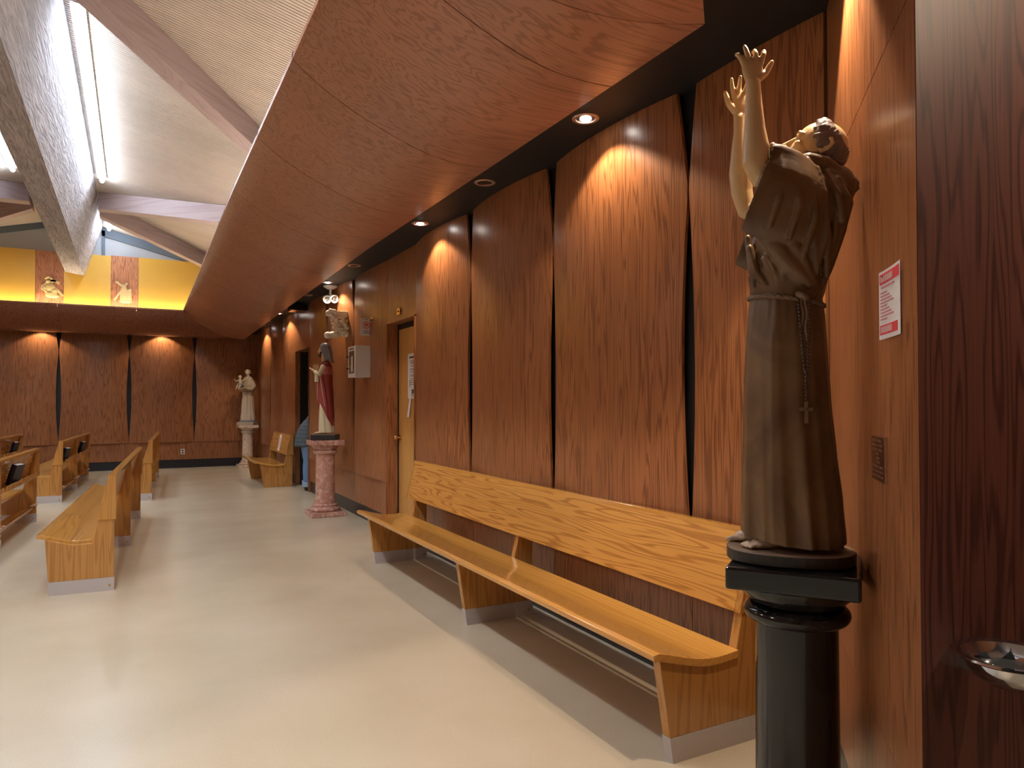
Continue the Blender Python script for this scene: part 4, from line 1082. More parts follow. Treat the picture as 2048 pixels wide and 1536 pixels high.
# slight forward dip of the hem at the rear
for v in bm.verts:
    if v.co.z < 1.2: v.co.z += 0.020*max(0, (v.co.x)/0.18)*(1.2-v.co.z)/0.11 - 0.004*(v.co.x < -0.05)
def fold_to(t, z):
    return (sharp(t*3.5+z*9)+0.6*sharp(t*6+1-z*14))*0.9
bm2 = bmesh.new()
robe(bm2, [(1.885, -0.080, 0.140, 0.106, 0.0, 0.01), (1.91, -0.089, 0.147, 0.112, 0.0, 0.02), (1.95, -0.098, 0.146, 0.122, 0.0, 0.035), (2.02, -0.112, 0.140, 0.130, 0, 0.04), (2.08, -0.130, 0.135, 0.135, 0, 0.035), (2.14, -0.150, 0.125, 0.140, 0, 0.03), (2.20, -0.156, 0.105, 0.142, 0, 0.025), (2.25, -0.150, 0.08, 0.132, 0, 0.02), (2.29, -0.135, 0.05, 0.10, 0, 0.02), (2.33, -0.115, 0.03, 0.068, 0, 0.01)], 50, 90, fold_to)
hab_low = remesh(obj('habit_skirt', bm, M_habit, ST), 0.0045, 2)
bm = bm2
# hanging bell sleeves: swept ellipses, long axis down
def sleeve(bm, s):
    secs = []
    # centre (x,z), y, half length along tilt, half thickness, tilt angle (from vertical, leaning forward)
    if s > 0:
        rows = [(-0.075, 2.165, 0.085, 0.135, 0.05, 5), (-0.035, 2.175, 0.112, 0.145, 0.055, 0), (0.015, 2.19, 0.132, 0.150, 0.055, -8), (0.06, 2.205, 0.145, 0.150, 0.052, -15), (0.10, 2.222, 0.152, 0.148, 0.048, -19), (0.124, 2.232, 0.156, 0.142, 0.042, -21)]
    else:
        rows = [(-0.06, 2.14, -0.085, 0.12, 0.05, 0), (0.0, 2.13, -0.115, 0.13, 0.055, -5), (0.06, 2.13, -0.135, 0.125, 0.052, -12), (0.12, 2.14, -0.145, 0.12, 0.046, -18), (0.155, 2.15, -0.148, 0.11, 0.04, -20)]
    rings = []; n = 40
    for j, (x, z, y, L, T, a) in enumerate(rows):
        a = radians(a); ring = []
        for i in range(n):
            t = 2*pi*i/n; p = L*sin(t); q = T*cos(t)*(1+0.12*sin(3*t+j*0.5)+0.08*sin(5*t))
            ring.append((x+p*sin(a), y+q, z+p*cos(a)))
        rings.append(ring)
    # recessed mouth
    x, z, y, L, T, a = rows[-1]; a = radians(a)
    for k, dx in ((0.90, -0.004), (0.82, -0.035), (0.4, -0.06)):
        rings.append([(x+dx+L*k*sin(2*pi*i/n)*sin(a), y+T*k*cos(2*pi*i/n)*0.9, z+L*k*sin(2*pi*i/n)*cos(a)) for i in range(n)])
    rings_loft(bm, rings)
sleeve(bm, 1); sleeve(bm, -1)
# drapery falling from the sleeve to the belt and bold shoulder folds
tube(bm, [(0.115, 0.13, 2.10), (0.07, 0.125, 2.05), (0.02, 0.115, 1.98), (-0.03, 0.10, 1.93)], [0.022, 0.03, 0.03, 0.02], 12)
tube(bm, [(0.06, 0.135, 2.13), (0.01, 0.13, 2.04), (-0.045, 0.10, 1.93)], [0.02, 0.022, 0.014], 10)
tube(bm, [(0.0, 0.135, 2.26), (-0.02, 0.150, 2.18), (-0.045, 0.13, 2.06), (-0.055, 0.105, 1.96)], [0.012, 0.013, 0.012, 0.008], 10)
tube(bm, [(-0.045, 0.115, 2.29), (-0.06, 0.140, 2.20), (-0.085, 0.12, 2.08), (-0.085, 0.09, 1.95)], [0.012, 0.012, 0.012, 0.01], 10)
tube(bm, [(-0.08, 0.10, 2.28), (-0.115, 0.12, 2.20), (-0.13, 0.10, 2.12)], [0.011, 0.013, 0.01], 10)
tube(bm, [(0.145, 0.06, 2.06), (0.125, 0.075, 1.98), (0.095, 0.09, 1.93)], [0.013, 0.014, 0.01], 10)
tube(bm, [(0.15, 0.03, 2.10), (0.14, 0.045, 2.0), (0.13, 0.06, 1.93)], [0.012, 0.013, 0.009], 10)
for k in range(5):
    tube(bm, [(0.10+0.008*k, 0.10-0.02*k, 2.03-0.012*k), (0.07+0.018*k, 0.115-0.022*k, 1.97), (0.06+0.02*k, 0.108-0.022*k, 1.925)], [0.006, 0.009, 0.006], 8)
# bunched cloth at the near shoulder, cowl round the neck and hood hanging behind
tube(bm, [(0.075, 0.13, 2.365), (0.06, 0.11, 2.34), (0.03, 0.10, 2.315), (-0.01, 0.10, 2.30)], [0.014, 0.02, 0.022, 0.02], 10)
tube(bm, [(0.045, 0.10, 2.345), (0.03, 0.075, 2.325), (0.02, 0.06, 2.32)], [0.013, 0.016, 0.014], 10)
tube(bm, [(0.10, 0.145, 2.31), (0.075, 0.125, 2.345), (0.05, 0.10, 2.36)], [0.01, 0.013, 0.01], 10)
for sy in (1, -1):
    tube(bm, [(0.035, 0.03*sy, 2.315), (0.015, 0.065*sy, 2.325), (-0.035, 0.088*sy, 2.325), (-0.085, 0.075*sy, 2.315), (-0.135, 0.035*sy, 2.285)], [0.02, 0.022, 0.024, 0.022, 0.02], 12)
hr = []
for j in range(9):   # hood
    k = j/8
    cx = -0.085-0.098*k; z = 2.305-0.055*k*k; a = 0.085*(1-k)**0.6+0.012; h = 0.035+0.075*k*(1-k)*2
    hr.append([(cx-0.015*cos(2*pi*i/24), a*sin(2*pi*i/24), z-h*0.6+h*cos(2*pi*i/24)) for i in range(24)])
rings_loft(bm, hr)
tube(bm, [(-0.11, 0.06, 2.28), (-0.138, 0.065, 2.20), (-0.125, 0.06, 2.10), (-0.095, 0.05, 1.99), (-0.08, 0.05, 1.93)], [0.014, 0.026, 0.024, 0.018, 0.008], 10)
tube(bm, [(-0.13, 0.0, 2.28), (-0.145, 0.0, 2.20), (-0.115, 0, 2.09), (-0.085, 0, 1.98), (-0.07, 0, 1.92)], [0.03, 0.034, 0.034, 0.026, 0.01], 12)
tube(bm, [(-0.11, -0.06, 2.28), (-0.138, -0.065, 2.20), (-0.115, -0.06, 2.08), (-0.085, -0.05, 1.95)], [0.014, 0.026, 0.022, 0.01], 10)
tube(bm, [(0.055, 0.165, 2.34), (0.05, 0.192, 2.27), (0.06, 0.197, 2.18), (0.085, 0.185, 2.10)], [0.005, 0.008, 0.009, 0.006], 8)
tube(bm, [(0.02, 0.15, 2.32), (0.0, 0.178, 2.25), (0.0, 0.186, 2.16), (0.03, 0.168, 2.06)], [0.006, 0.010, 0.011, 0.007], 8)
tube(bm, [(-0.02, 0.135, 2.30), (-0.04, 0.158, 2.22), (-0.045, 0.160, 2.12), (-0.02, 0.145, 2.03), (0.0, 0.12, 1.97)], [0.006, 0.011, 0.012, 0.009, 0.006], 8)
tube(bm, [(-0.06, 0.115, 2.29), (-0.075, 0.138, 2.20), (-0.08, 0.128, 2.08), (-0.055, 0.108, 1.97)], [0.006, 0.011, 0.012, 0.007], 8)
tube(bm, [(-0.09, 0.09, 2.28), (-0.112, 0.105, 2.20), (-0.108, 0.095, 2.08), (-0.08, 0.08, 1.95)], [0.006, 0.011, 0.012, 0.007], 8)
tube(bm, [(0.07, 0.15, 2.07), (0.05, 0.13, 2.0), (0.045, 0.112, 1.94)], [0.008, 0.012, 0.007], 8)
tube(bm, [(0.02, 0.14, 2.04), (0.0, 0.125, 1.98), (-0.005, 0.11, 1.93)], [0.008, 0.011, 0.007], 8)
tube(bm, [(-0.19, 0.0, 2.245), (-0.165, 0.03, 2.225), (-0.12, 0.075, 2.26)], [0.008, 0.01, 0.01], 8)
remesh(obj('habit_top', bm, M_habit, ST), 0.0045, 2)

# body: arms, hands, neck and head as one continuous surface
bm = bmesh.new()
def hand(bm, wrist, up_, palm_n, side, s=1.0, spread=1.0, curls=(0.5, 0.3, 0.25, 0.35), thumb=0.7, tl=None):
    """up_ along the fingers, palm_n out of the palm, side towards the thumb"""
    W_ = Vector(wrist); u = Vector(up_).normalized(); nn = Vector(palm_n); nn = (nn-u*nn.dot(u)).normalized(); sd = Vector(side); sd = (sd-u*sd.dot(u)-nn*sd.dot(nn)).normalized()
    L = 0.078*s
    # palm: flattened wedge
    rings = []
    for k, w, th in ((-0.012, 0.019, 0.016), (0.012, 0.024, 0.016), (0.035, 0.031, 0.015), (0.058, 0.034, 0.013), (0.074, 0.033, 0.010)):
        c = W_+u*k*s; rings.append([c+sd*w*s*cos(2*pi*i/18)+nn*th*s*sin(2*pi*i/18) for i in range(18)])
    rings_loft(bm, rings)
    for f, (off, ln, cu) in enumerate(zip((0.026, 0.009, -0.009, -0.025), (0.066, 0.074, 0.069, 0.054), curls)):
        b = W_+u*0.066*s+sd*off*s
        ang = (0.26, 0.06, -0.12, -0.34)[f]*spread
        d = (u*cos(ang)+sd*sin(ang)).normalized()
        p1_ = b+d*ln*0.45*s; d2_ = (d*cos(cu)+nn*sin(cu)).normalized(); p2_ = p1_+d2_*ln*0.32*s
        d3_ = (d*cos(cu*1.9)+nn*sin(cu*1.9)).normalized(); p3_ = p2_+d3_*ln*0.23*s
        tube(bm, [b-d*0.012*s, b+d*0.012*s, p1_, p2_, p3_], [0.0098*s, 0.0095*s, 0.0088*s, 0.0078*s, 0.0062*s], 10)
    tb = W_+u*0.018*s+sd*0.018*s
    d = (u*0.62+sd*0.75+nn*0.25).normalized(); q1 = tb+d*0.034*s; dd = (u*0.85+sd*0.5+nn*0.15*thumb).normalized() if tl is None else Vector(tl).normalized()
    q2 = q1+dd*0.026*s; q3 = q2+dd*0.018*s
    tube(bm, [tb, q1, q2, q3], [0.014*s, 0.0115*s, 0.0098*s, 0.0075*s], 10)
# near (left) arm: sleeve mouth to wrist
tube(bm, [(0.03, 0.13, 2.27), (0.118, 0.150, 2.27), (0.127, 0.150, 2.31), (0.126, 0.150, 2.36), (0.130, 0.150, 2.42), (0.132, 0.150, 2.50), (0.133, 0.150, 2.565)], [0.035, 0.038, 0.042, 0.041, 0.033, 0.026, 0.0225], 18)
# thin bandage line at the wrist is modelled by the hand root; far (right) arm
tube(bm, [(0.06, -0.12, 2.17), (0.150, -0.135, 2.24), (0.165, -0.135, 2.30), (0.168, -0.135, 2.37), (0.168, -0.132, 2.45), (0.168, -0.13, 2.52), (0.170, -0.13, 2.565)], [0.03, 0.035, 0.037, 0.041, 0.033, 0.024, 0.022], 18)
hand(bm, (0.134, 0.150, 2.565), (0.02, -0.05, 1.0), (0.25, -1, 0.0), (-1.0, -0.1, 0.0), 1.0, 1.25, (0.55, 0.7, 0.25, 0.5))
hand(bm, (0.172, -0.13, 2.575), (-0.10, 0.02, 1.0), (-0.2, 1, 0.0), (1.0, 0.1, 0.0), 0.98, 1.0, (0.2, 0.35, 0.5, 0.3), tl=(0.25, 0.1, 0.9))
# head, tilted back
HC = Vector((-0.072, 0.0, 2.385)); HR = Matrix.Rotation(-radians(27), 3, 'Y')
def H(x, y, z): return HC + HR @ Vector((x, y, z))
ball(bm, H(-0.005, 0, 0.012), (0.084, 0.064, 0.078), 20, rot=HR)
ball(bm, H(0.038, 0, -0.03), (0.046, 0.048, 0.052), 14, rot=HR)
ball(bm, H(0.042, 0, -0.062), (0.034, 0.034, 0.026), 12, rot=HR)           # jaw
tube(bm, [H(0.074, 0, 0.012), H(0.093, 0, -0.014), H(0.104, 0, -0.030)], [0.0065, 0.0085, 0.0105], 10)   # nose
for sy in (1, -1):
    ball(bm, H(0.096, 0.0085*sy, -0.033), 0.0065, 8)
    tube(bm, [H(0.078, 0.010*sy, 0.019), H(0.076, 0.026*sy, 0.024), H(0.066, 0.04*sy, 0.017)], [0.0055, 0.006, 0.005], 8)   # brow
    ball(bm, H(0.068, 0.024*sy, 0.006), 0.0115, 10)         # eye
    tube(bm, [H(0.077, 0.014*sy, 0.009), H(0.079, 0.024*sy, 0.0125), H(0.071, 0.036*sy, 0.008)], [0.003, 0.0035, 0.003], 8)  # lid
    ball(bm, H(0.058, 0.036*sy, -0.018), (0.017, 0.013, 0.014), 10, rot=HR)   # cheek
    # ear: rim, lobe and bowl
    e = [H(-0.012, 0.064*sy, 0.018), H(-0.026, 0.073*sy, 0.022), H(-0.036, 0.075*sy, 0.008), H(-0.030, 0.072*sy, -0.012), H(-0.016, 0.066*sy, -0.026), H(-0.008, 0.062*sy, -0.018)]
    tube(bm, e, [0.005, 0.006, 0.0065, 0.006, 0.0065, 0.005], 8)
    ball(bm, H(-0.02, 0.063*sy, -0.002), (0.012, 0.007, 0.018), 8, rot=HR)
tube(bm, [H(0.082, -0.018, -0.049), H(0.090, 0, -0.047), H(0.082, 0.018, -0.049)], [0.004, 0.0055, 0.004], 8)    # lips
tube(bm, [H(0.078, -0.015, -0.058), H(0.086, 0, -0.058), H(0.078, 0.015, -0.058)], [0.004, 0.006, 0.004], 8)
tube(bm, [H(-0.01, 0, -0.03), Vector((-0.055, 0, 2.32)), Vector((-0.05, 0, 2.25))], [0.05, 0.048, 0.055], 18)   # neck
body = remesh(obj('body', bm, M_skin, ST), 0.0032, 2)
# feet
for (cx, cy, yaw) in ((0.085, 0.055, 14), (0.135, -0.045, -8)):
    bm = bmesh.new(); R = Matrix.Rotation(radians(yaw), 3, 'Z')
    def Fp(x, y, z): v = R @ Vector((x, y, 0)); return (cx+v.x, cy+v.y, 1.073+z)
    tube(bm, [Fp(-0.03, 0, 0.035), Fp(0.01, 0, 0.024), Fp(0.045, 0.002, 0.016)], [0.026, 0.025, 0.020], 14)
    ball(bm, Fp(0.04, 0, 0.013), (0.026, 0.030, 0.012), 12)
    for k, (oy, ln, rr) in enumerate(((0.021, 0.030, 0.0085), (0.009, 0.029, 0.0068), (-0.002, 0.026, 0.0064), (-0.012, 0.022, 0.006), (-0.021, 0.017, 0.0056))):
        if cy < 0: oy = oy
        else: oy = -oy
        tube(bm, [Fp(0.05, oy, 0.013), Fp(0.055+ln*0.5, oy*1.12, 0.013), Fp(0.055+ln, oy*1.15, 0.008)], [rr*1.05, rr, rr*0.85], 10)
    for v in bm.verts: v.co.z = max(v.co.z, 1.0735)
    remesh(obj('foot', bm, plain('foot_paint', (0.60, 0.46, 0.33), 0.4) if cy > 0 else bpy.data.materials['foot_paint'], ST), 0.0028, 2)
# hair: carved locks radiating from the shaved crown
bm = bmesh.new(); rnd = random.Random(2)
TA = (HR @ Vector((-0.62, 0, 0.78))).normalized(); tx, ty = frame(TA)
SC = H(-0.005, 0, 0.012)
def skull(d, k=1.0):
    l = HR.transposed() @ d; r = 1/sqrt((l.x/0.084)**2+(l.y/0.064)**2+(l.z/0.078)**2); return SC+d*(r*k)
faceD = (HR @ Vector((1, 0, 0.12))).normalized()
nL = 46
for i in range(nL):
    az = 2*pi*i/nL
    side = tx*cos(az)+ty*sin(az)
    front = max(0.0, side.dot((faceD-TA*faceD.dot(TA)).normalized()))
    endA = 106-38*front**2 + rnd.uniform(-4, 4); a0 = 50+4*front
    pts = []; rad = []
    for k in range(7):
        t = k/6; a = radians(a0+(endA-a0)*t); w = 0.09*sin(t*7+i*2.1)
        s2 = tx*cos(az+w)+ty*sin(az+w)
        d = TA*cos(a)+s2*sin(a); pts.append(skull(d, 1.035+0.03*sin(t*9+i))); rad.append(0.0052+0.0048*sin(pi*min(1, t*0.9+0.12)))
    tube(bm, pts, rad, 8)
for i in range(60):
    az = 2*pi*(i+0.5)/60; side = tx*cos(az)+ty*sin(az); front = max(0.0, side.dot((faceD-TA*faceD.dot(TA)).normalized()))
    a1 = 100-36*front**2
    tube(bm, [skull(TA*cos(radians(a))+side*sin(radians(a)), 1.02) for a in (51, 62, 76, a1)], 0.0075, 8)
hairo = remesh(obj('hair', bm, M_hair, ST), 0.0026, 1)
# beard
bm = bmesh.new()
for i in range(26):
    t = (i/25-0.5)*2; sy = t
    x = 0.062-0.075*abs(t)**1.5; y = 0.052*t/abs(t)*abs(t)**0.6 if abs(t) > 0.01 else 0
    tube(bm, [H(x+0.008, y, -0.052+0.045*abs(t)**2), H(x+0.006, y*0.95, -0.075+0.035*abs(t)), H(x-0.002, y*0.8, -0.092+0.03*abs(t))], [0.006, 0.0068, 0.004], 8)
for sy in (1, -1): tube(bm, [H(0.084, 0.006*sy, -0.043), H(0.074, 0.022*sy, -0.050), H(0.062, 0.034*sy, -0.062)], [0.004, 0.0055, 0.006], 8)
remesh(obj('beard', bm, M_hair, ST), 0.003, 1)
# rope belt (two twisted strands) with a knot
bm = bmesh.new(); N = 220
for s in (0, 1):
    pts = []
    for i in range(N+1):
        t = 2*pi*i/N; w = 46*t+pi*s; zz = 1.893-0.012*cos(t)*-1+0.003*sin(w)
        rx = 0.117+0.0035*cos(w); ry = 0.113+0.0035*cos(w)
        pts.append((0.031+rx*cos(t), ry*sin(t), zz-0.004+0.012*(cos(t)-1)*0.5))
    tube(bm, pts, 0.0048, 6)
tube(bm, [(0.0, 0.118, 1.893), (-0.01, 0.128, 1.885), (-0.02, 0.122, 1.878)], 0.011, 10)
obj('rope_belt', bm, M_rope, ST, True)
bm = bmesh.new()
for k in range(2):
    pts = [(-0.008-0.012*k+0.003*sin(j*1.1), 0.125+0.010*min(1, j/6), 1.885-0.014*j) for j in range(8+3*k)]
    tube(bm, pts, 0.0042, 8)
obj('rope_ends', bm, M_rope, ST, True)
# rosary and its cross
def skirt_y(z): ub, uf, vh, vc, fa = lerp_rows([(1.092, 0, 0, 0.150, 0, 0), (1.39, 0, 0, 0.138, 0, 0), (1.72, 0, 0, 0.122, 0, 0), (1.9, 0, 0, 0.110, 0, 0)], z); return vh*1.09+0.010
bm = bmesh.new()
def beads(p0, p1, n):
    for j in range(n):
        t = j/(n-1); x = p0[0]+(p1[0]-p0[0])*t; z = p0[1]+(p1[1]-p0[1])*t; ball(bm, (x, skirt_y(z), z), 0.0053, 6)
beads((0.003, 1.87), (-0.012, 1.655), 19); beads((-0.030, 1.87), (-0.022, 1.655), 19); beads((-0.017, 1.64), (-0.017, 1.56), 8)
ball(bm, (-0.017, skirt_y(1.65), 1.648), (0.008, 0.004, 0.009), 8)
obj('rosary', bm, M_bead, ST, True)
bm = bmesh.new(); y = skirt_y(1.52)
box(bm, (-0.022, y-0.003, 1.485), (-0.011, y+0.004, 1.553)); box(bm, (-0.036, y-0.003, 1.523), (0.003, y+0.004, 1.534))
bevel(obj('rosary_cross', bm, M_cross, ST), 0.001, 1)

# ------------------------------------------------------------------ middle statue: figure in red mantle
def jesus():
    t = thing('robed_statue', 'painted statue in a red mantle and cream robe on the pink pedestal', 'statue', (2.31, 9.93, 1.04), radians(152))
    # local +x = facing
    bm = bmesh.new(); box(bm, (-0.17, -0.13, 0.001), (0.17, 0.13, 0.072)); bevel(obj('plinth', bm, M_bbase, t), 0.004)
    bm = bmesh.new(); box(bm, (-0.168, -0.128, 0.073), (0.168, 0.128, 0.079)); obj('plinth_top', bm, M_btop, t)
    fo = lambda a, z: sharp(a*4+z*2)+0.5*sharp(a*7+1+z*4)
    bm = bmesh.new()
    robe(bm, [(0.10, -0.135, 0.095, 0.11, 0, 0.07), (0.25, -0.12, 0.09, 0.105, 0, 0.06), (0.5, -0.08, 0.075, 0.10, 0, 0.04), (0.8, -0.06, 0.075, 0.10, 0, 0.03), (1.02, -0.055, 0.065, 0.11, 0, 0.01), (1.08, -0.04, 0.045, 0.07, 0, 0)], 44, 70, fo)
    remesh(obj('robe', bm, M_cream, t), 0.006, 1)
    bm = bmesh.new()   # mantle: open at the lower front, falls lower at the back
    rings = []; n = 70
    for j in range(46):
        k = j/45; z = 0.42+0.67*k
        ub, uf, vh, vc, fa = lerp_rows([(0.42, -0.125, 0.105, 0.125, 0, 0.05), (0.6, -0.11, 0.11, 0.13, 0, 0.05), (0.8, -0.10, 0.10, 0.135, 0, 0.04), (0.95, -0.095, 0.085, 0.15, 0, 0.03), (1.03, -0.085, 0.065, 0.14, 0, 0.02), (1.09, -0.05, 0.04, 0.07, 0, 0.0)], z)
        rings.append([((ub+uf)/2+(uf-ub)/2*cos(2*pi*i/n)*(1+fa*fo(2*pi*i/n, z*2)), vh*sin(2*pi*i/n)*(1+fa*fo(2*pi*i/n, z*2)), z) for i in range(n)])
    rings_loft(bm, rings)
    for v in bm.verts:   # slanting hem, long behind and to the far side
        if v.co.z < 0.62: v.co.z -= (0.62-v.co.z)*1.0*max(-0.5, min(1.15, (-v.co.x)/0.09))
    tube(bm, [(0.10, -0.02, 0.80), (0.09, -0.05, 0.55), (0.10, -0.06, 0.42)], [0.03, 0.03, 0.012], 10)
    tube(bm, [(0.03, 0.14, 0.95), (0.0, 0.135, 0.75), (-0.04, 0.12, 0.50), (-0.045, 0.12, 0.42)], [0.02, 0.022, 0.02, 0.012], 10)
    remesh(obj('mantle', bm, M_mantle, t), 0.006, 1)
    bm = bmesh.new()
    rings = []
    for j in range(10):
        k = j/9; z = 0.90+0.17*k; ub, uf, vh = -0.10+0.04*k**2, 0.035, 0.158-0.055*k**2
        rings.append([((ub+uf)/2+(uf-ub)/2*cos(2*pi*i/40), 0.0+vh*sin(2*pi*i/40)*(1+0.02*sin(i*2)), z) for i in range(40)])
    rings_loft(bm, rings); obj('shoulder_cloth', bm, M_rose, t, True)
    bm = bmesh.new()
    tube(bm, [(0.045, 0.148, 0.92), (0.02, 0.155, 0.78), (-0.005, 0.15, 0.62), (-0.03, 0.142, 0.47)], 0.005, 8)
    tube(bm, [(0.07, 0.135, 0.92), (0.085, 0.10, 0.7), (0.09, 0.06, 0.56)], 0.005, 8)
    obj('mantle_edging', bm, M_trimc, t, True)
    bm = bmesh.new()
    tube(bm, [(0.0, 0.13, 1.0), (0.04, 0.155, 0.90), (0.11, 0.11, 0.935)], [0.04, 0.035, 0.028], 12)
    tube(bm, [(0.0, -0.12, 1.0), (0.06, -0.14, 0.85), (0.14, -0.10, 0.92)], [0.04, 0.036, 0.028], 12)
    rings_loft(bm, [[(0.09+0.03*cos(2*pi*i/16), 0.11+0.028*sin(2*pi*i/16), z) for i in range(16)] for z in (0.80, 0.92)])
    remesh(obj('sleeves', bm, M_cream, t), 0.006, 1)
    bm = bmesh.new()
    ball(bm, (0.035, 0, 1.235), (0.062, 0.05, 0.078), 16); tube(bm, [(0.01, 0, 1.06), (0.025, 0, 1.18)], [0.042, 0.036], 12)
    tube(bm, [(0.085, 0, 1.25), (0.105, 0, 1.222)], [0.006, 0.009], 8)
    for s in (1, -1): ball(bm, (0.082, 0.02*s, 1.247), 0.009, 8)
    tube(bm, [(0.01, 0, 1.06), (0.0, 0.12, 1.0), (0.04, 0.15, 0.905), (0.115, 0.105, 0.94)], [0.04, 0.03, 0.022, 0.018], 10); tube(bm, [(0.01, 0, 1.06), (0.0, -0.11, 1.0), (0.06, -0.135, 0.86), (0.145, -0.10, 0.93)], [0.04, 0.03, 0.022, 0.018], 10)
    hand(bm, (0.115, 0.105, 0.94), (0.65, -0.45, 0.35), (-0.3, 0, 1), (0.2, 0.2, 0.8), 0.85, 0.7)
    hand(bm, (0.145, -0.10, 0.93), (0.15, 0.0, 1.0), (0.0, 1, 0.0), (-1, 0, 0), 0.95, 0.9)
    remesh(obj('body', bm, M_skin, t), 0.0045, 1)
    bm = bmesh.new()
    ball(bm, (0.075, 0, 1.175), (0.032, 0.03, 0.034), 10); tube(bm, [(0.05, -0.045, 1.21), (0.07, 0, 1.165), (0.05, 0.045, 1.21)], [0.014, 0.024, 0.014], 10)
    remesh(obj('beard', bm, plain('dark_beard', (0.05, 0.025, 0.015), 0.5), t), 0.005, 1)
    bm = bmesh.new()
    ball(bm, (0.005, 0, 1.265), (0.085, 0.066, 0.085), 16); ball(bm, (-0.03, 0, 1.20), (0.06, 0.06, 0.09), 14)
    for i in range(11):
        y = (i-5)*0.012; tube(bm, [(-0.02, y*1.1, 1.30), (-0.07, y*1.05, 1.22), (-0.075, y, 1.13), (-0.098, y*0.9, 1.075)], [0.012, 0.013, 0.012, 0.007], 8)
    for s in (1, -1):
        for i in range(4): tube(bm, [(0.045-0.018*i, 0.058*s, 1.275), (0.012-0.02*i, 0.066*s, 1.20), (-0.02-0.018*i, 0.062*s, 1.11)], [0.011, 0.012, 0.008], 8)
    for v in bm.verts:   # keep the face clear
        if v.co.x > 0.055 and v.co.z < 1.275: v.co.x = 0.055
    remesh(obj('hair', bm, M_bluehair, t), 0.0045, 1)
    for s in (1, -1):
        bm = bmesh.new(); tube(bm, [(0.04, 0.055*s, 0.105), (0.12, 0.06*s, 0.095)], [0.026, 0.018], 10, flat=((0, 0, 1), 0.8))
        for k in range(5): tube(bm, [(0.125, 0.06*s+(k-2)*0.009, 0.092), (0.145-0.003*abs(k-1), 0.06*s+(k-2)*0.010, 0.088)], 0.0062, 8)
        for v in bm.verts: v.co.z = max(v.co.z, 0.0795)
        obj('foot', bm, M_skin, t, True)
    return t
jesus()

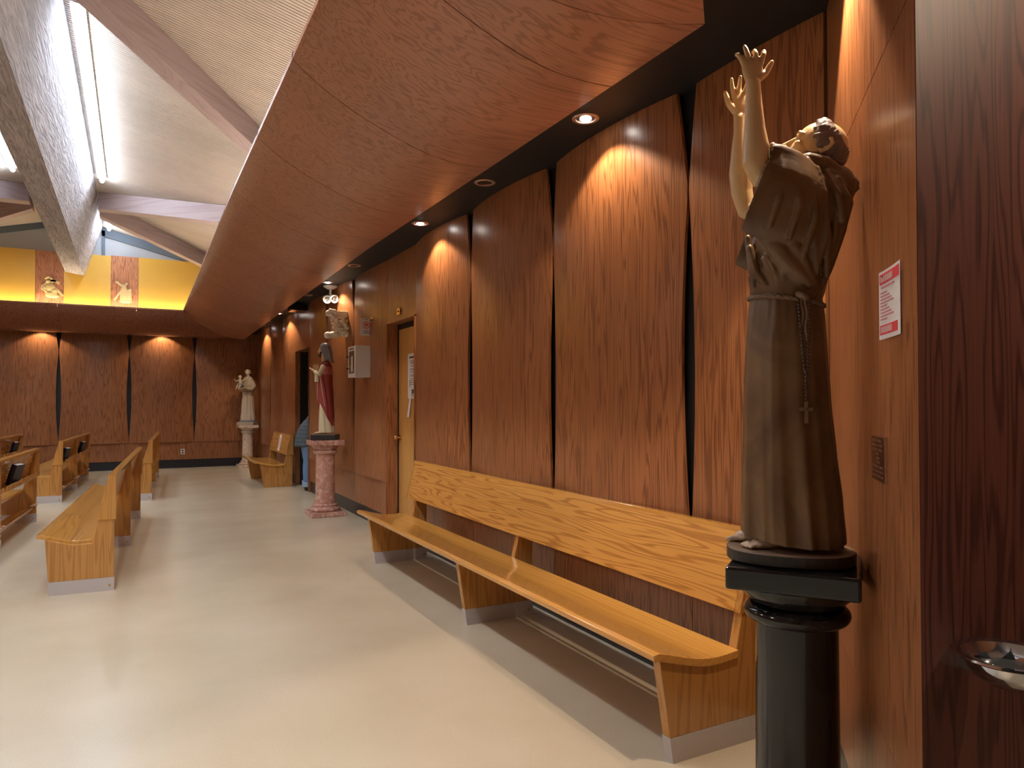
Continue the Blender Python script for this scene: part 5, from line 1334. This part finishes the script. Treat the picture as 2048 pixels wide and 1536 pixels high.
# ------------------------------------------------------------------ far statue: friar holding a child
def anthony():
    t = thing('friar_with_child_statue', 'pale stone statue of a friar holding a small child, far corner pedestal', 'statue', (2.375, 18.25, 1.02), radians(-118))
    bm = bmesh.new(); box(bm, (-0.17, -0.20, 0.001), (0.17, 0.20, 0.072)); bevel(obj('plinth', bm, M_bluecloth if False else M_stone2, t), 0.006)
    bm = bmesh.new(); rings_loft(bm, [oval(0.155, 0.19, 0.073, cx=0), oval(0.15, 0.18, 0.105, cx=0), oval(0.12, 0.15, 0.115, cx=0)]); obj('plinth_top', bm, M_bluecloth, t, True)
    fo = lambda a, z: sharp(a*5+z*2)+0.5*sharp(a*9+1)
    bm = bmesh.new()
    robe(bm, [(0.11, -0.13, 0.13, 0.175, 0, 0.06), (0.4, -0.11, 0.11, 0.155, 0, 0.05), (0.7, -0.10, 0.10, 0.13, 0, 0.04), (0.82, -0.095, 0.10, 0.135, 0, 0.02), (1.0, -0.11, 0.10, 0.165, 0, 0.02), (1.1, -0.10, 0.08, 0.125, 0, 0.01), (1.17, -0.05, 0.05, 0.07, 0, 0)], 60, 80, fo)
    remesh(obj('habit', bm, M_stone, t), 0.007, 1)
    bm = bmesh.new()
    robe(bm, [(0.80, -0.10, 0.11, 0.16, 0, 0.03), (0.95, -0.12, 0.115, 0.175, 0, 0.03), (1.08, -0.11, 0.09, 0.135, 0, 0.01), (1.17, -0.05, 0.05, 0.08, 0, 0)], 20, 60, fo)
    for s in (1, -1): tube(bm, [(-0.01, 0.105*s, 1.04), (0.02, 0.155*s, 0.93), (0.12, 0.13*s, 0.86), (0.17, 0.03*s, 0.87)], [0.05, 0.055, 0.05, 0.035], 12)
    remesh(obj('cape', bm, M_stone2, t), 0.007, 1)
    bm = bmesh.new()
    ball(bm, (0.03, 0, 1.27), (0.068, 0.055, 0.08), 14); tube(bm, [(0, 0, 1.12), (0.02, 0, 1.22)], [0.045, 0.04], 12); tube(bm, [(0.09, 0, 1.275), (0.108, 0, 1.25)], [0.006, 0.009], 8)
    for s in (1, -1): tube(bm, [(0, 0, 1.08), (-0.01, 0.11*s, 1.03), (0.02, 0.15*s, 0.93), (0.11, 0.135*s, 0.865), (0.17, 0.05*s, 0.87)], [0.04, 0.03, 0.03, 0.025, 0.018], 10)
    for s in (1, -1): hand(bm, (0.17, 0.05*s, 0.87), (0.3, -0.9*s, 0.05), (-0.3, 0, 1), (0.2, 0, 1), 0.9, 0.6); ball(bm, (0.07, 0.02*s, 1.285), 0.009, 8)
    remesh(obj('body', bm, M_stone, t), 0.005, 1)
    bm = bmesh.new()
    for i in range(30):
        a = 2*pi*i/30; tube(bm, [(0.015+0.062*cos(a)*0.9, 0.052*sin(a), 1.318), (0.01+0.075*cos(a), 0.062*sin(a), 1.285+0.02*cos(a)), (0.0+0.072*cos(a), 0.06*sin(a), 1.255+0.05*max(0, cos(a)))], 0.011, 8)
    remesh(obj('hair', bm, M_stone2, t), 0.005, 1)
    # child seated on the near forearm
    bm = bmesh.new()
    cx, cy = 0.16, -0.13
    ball(bm, (cx, cy, 1.155), (0.045, 0.04, 0.048), 12); tube(bm, [(cx, cy, 1.12), (cx-0.01, cy, 1.03), (cx-0.01, cy, 0.96)], [0.024, 0.04, 0.042], 12)
    tube(bm, [(cx, cy-0.03, 1.08), (cx+0.05, cy-0.08, 1.05), (cx+0.07, cy-0.11, 1.10)], [0.018, 0.015, 0.012], 10)
    tube(bm, [(cx, cy+0.03, 1.08), (cx+0.02, cy+0.08, 1.06), (cx-0.02, cy+0.11, 1.12)], [0.018, 0.015, 0.012], 10)
    for s in (1, -1): tube(bm, [(cx, cy+0.02*s, 0.96), (cx+0.07, cy+0.03*s, 0.95), (cx+0.085, cy+0.03*s-0.03, 0.87)], [0.026, 0.022, 0.014], 10)
    remesh(obj('child', bm, M_stone, t), 0.005, 1)
    bm = bmesh.new(); tube(bm, [(cx-0.01, cy-0.05, 0.99), (cx+0.04, cy, 0.965), (cx-0.01, cy+0.06, 0.98)], [0.03, 0.04, 0.03], 12); remesh(obj('child_cloth', bm, M_bluecloth, t), 0.006, 1)
    bm = bmesh.new(); pts = [(0.11+0.0*j, 0.02+0.004*sin(j), 0.80-0.045*j) for j in range(14)]; tube(bm, pts, 0.008, 8)
    tube(bm, [(0.105*cos(2*pi*i/24), 0.138*sin(2*pi*i/24), 0.80) for i in range(25)], 0.010, 8)
    obj('rope_belt', bm, M_stone2, t, True)
    return t
anthony()
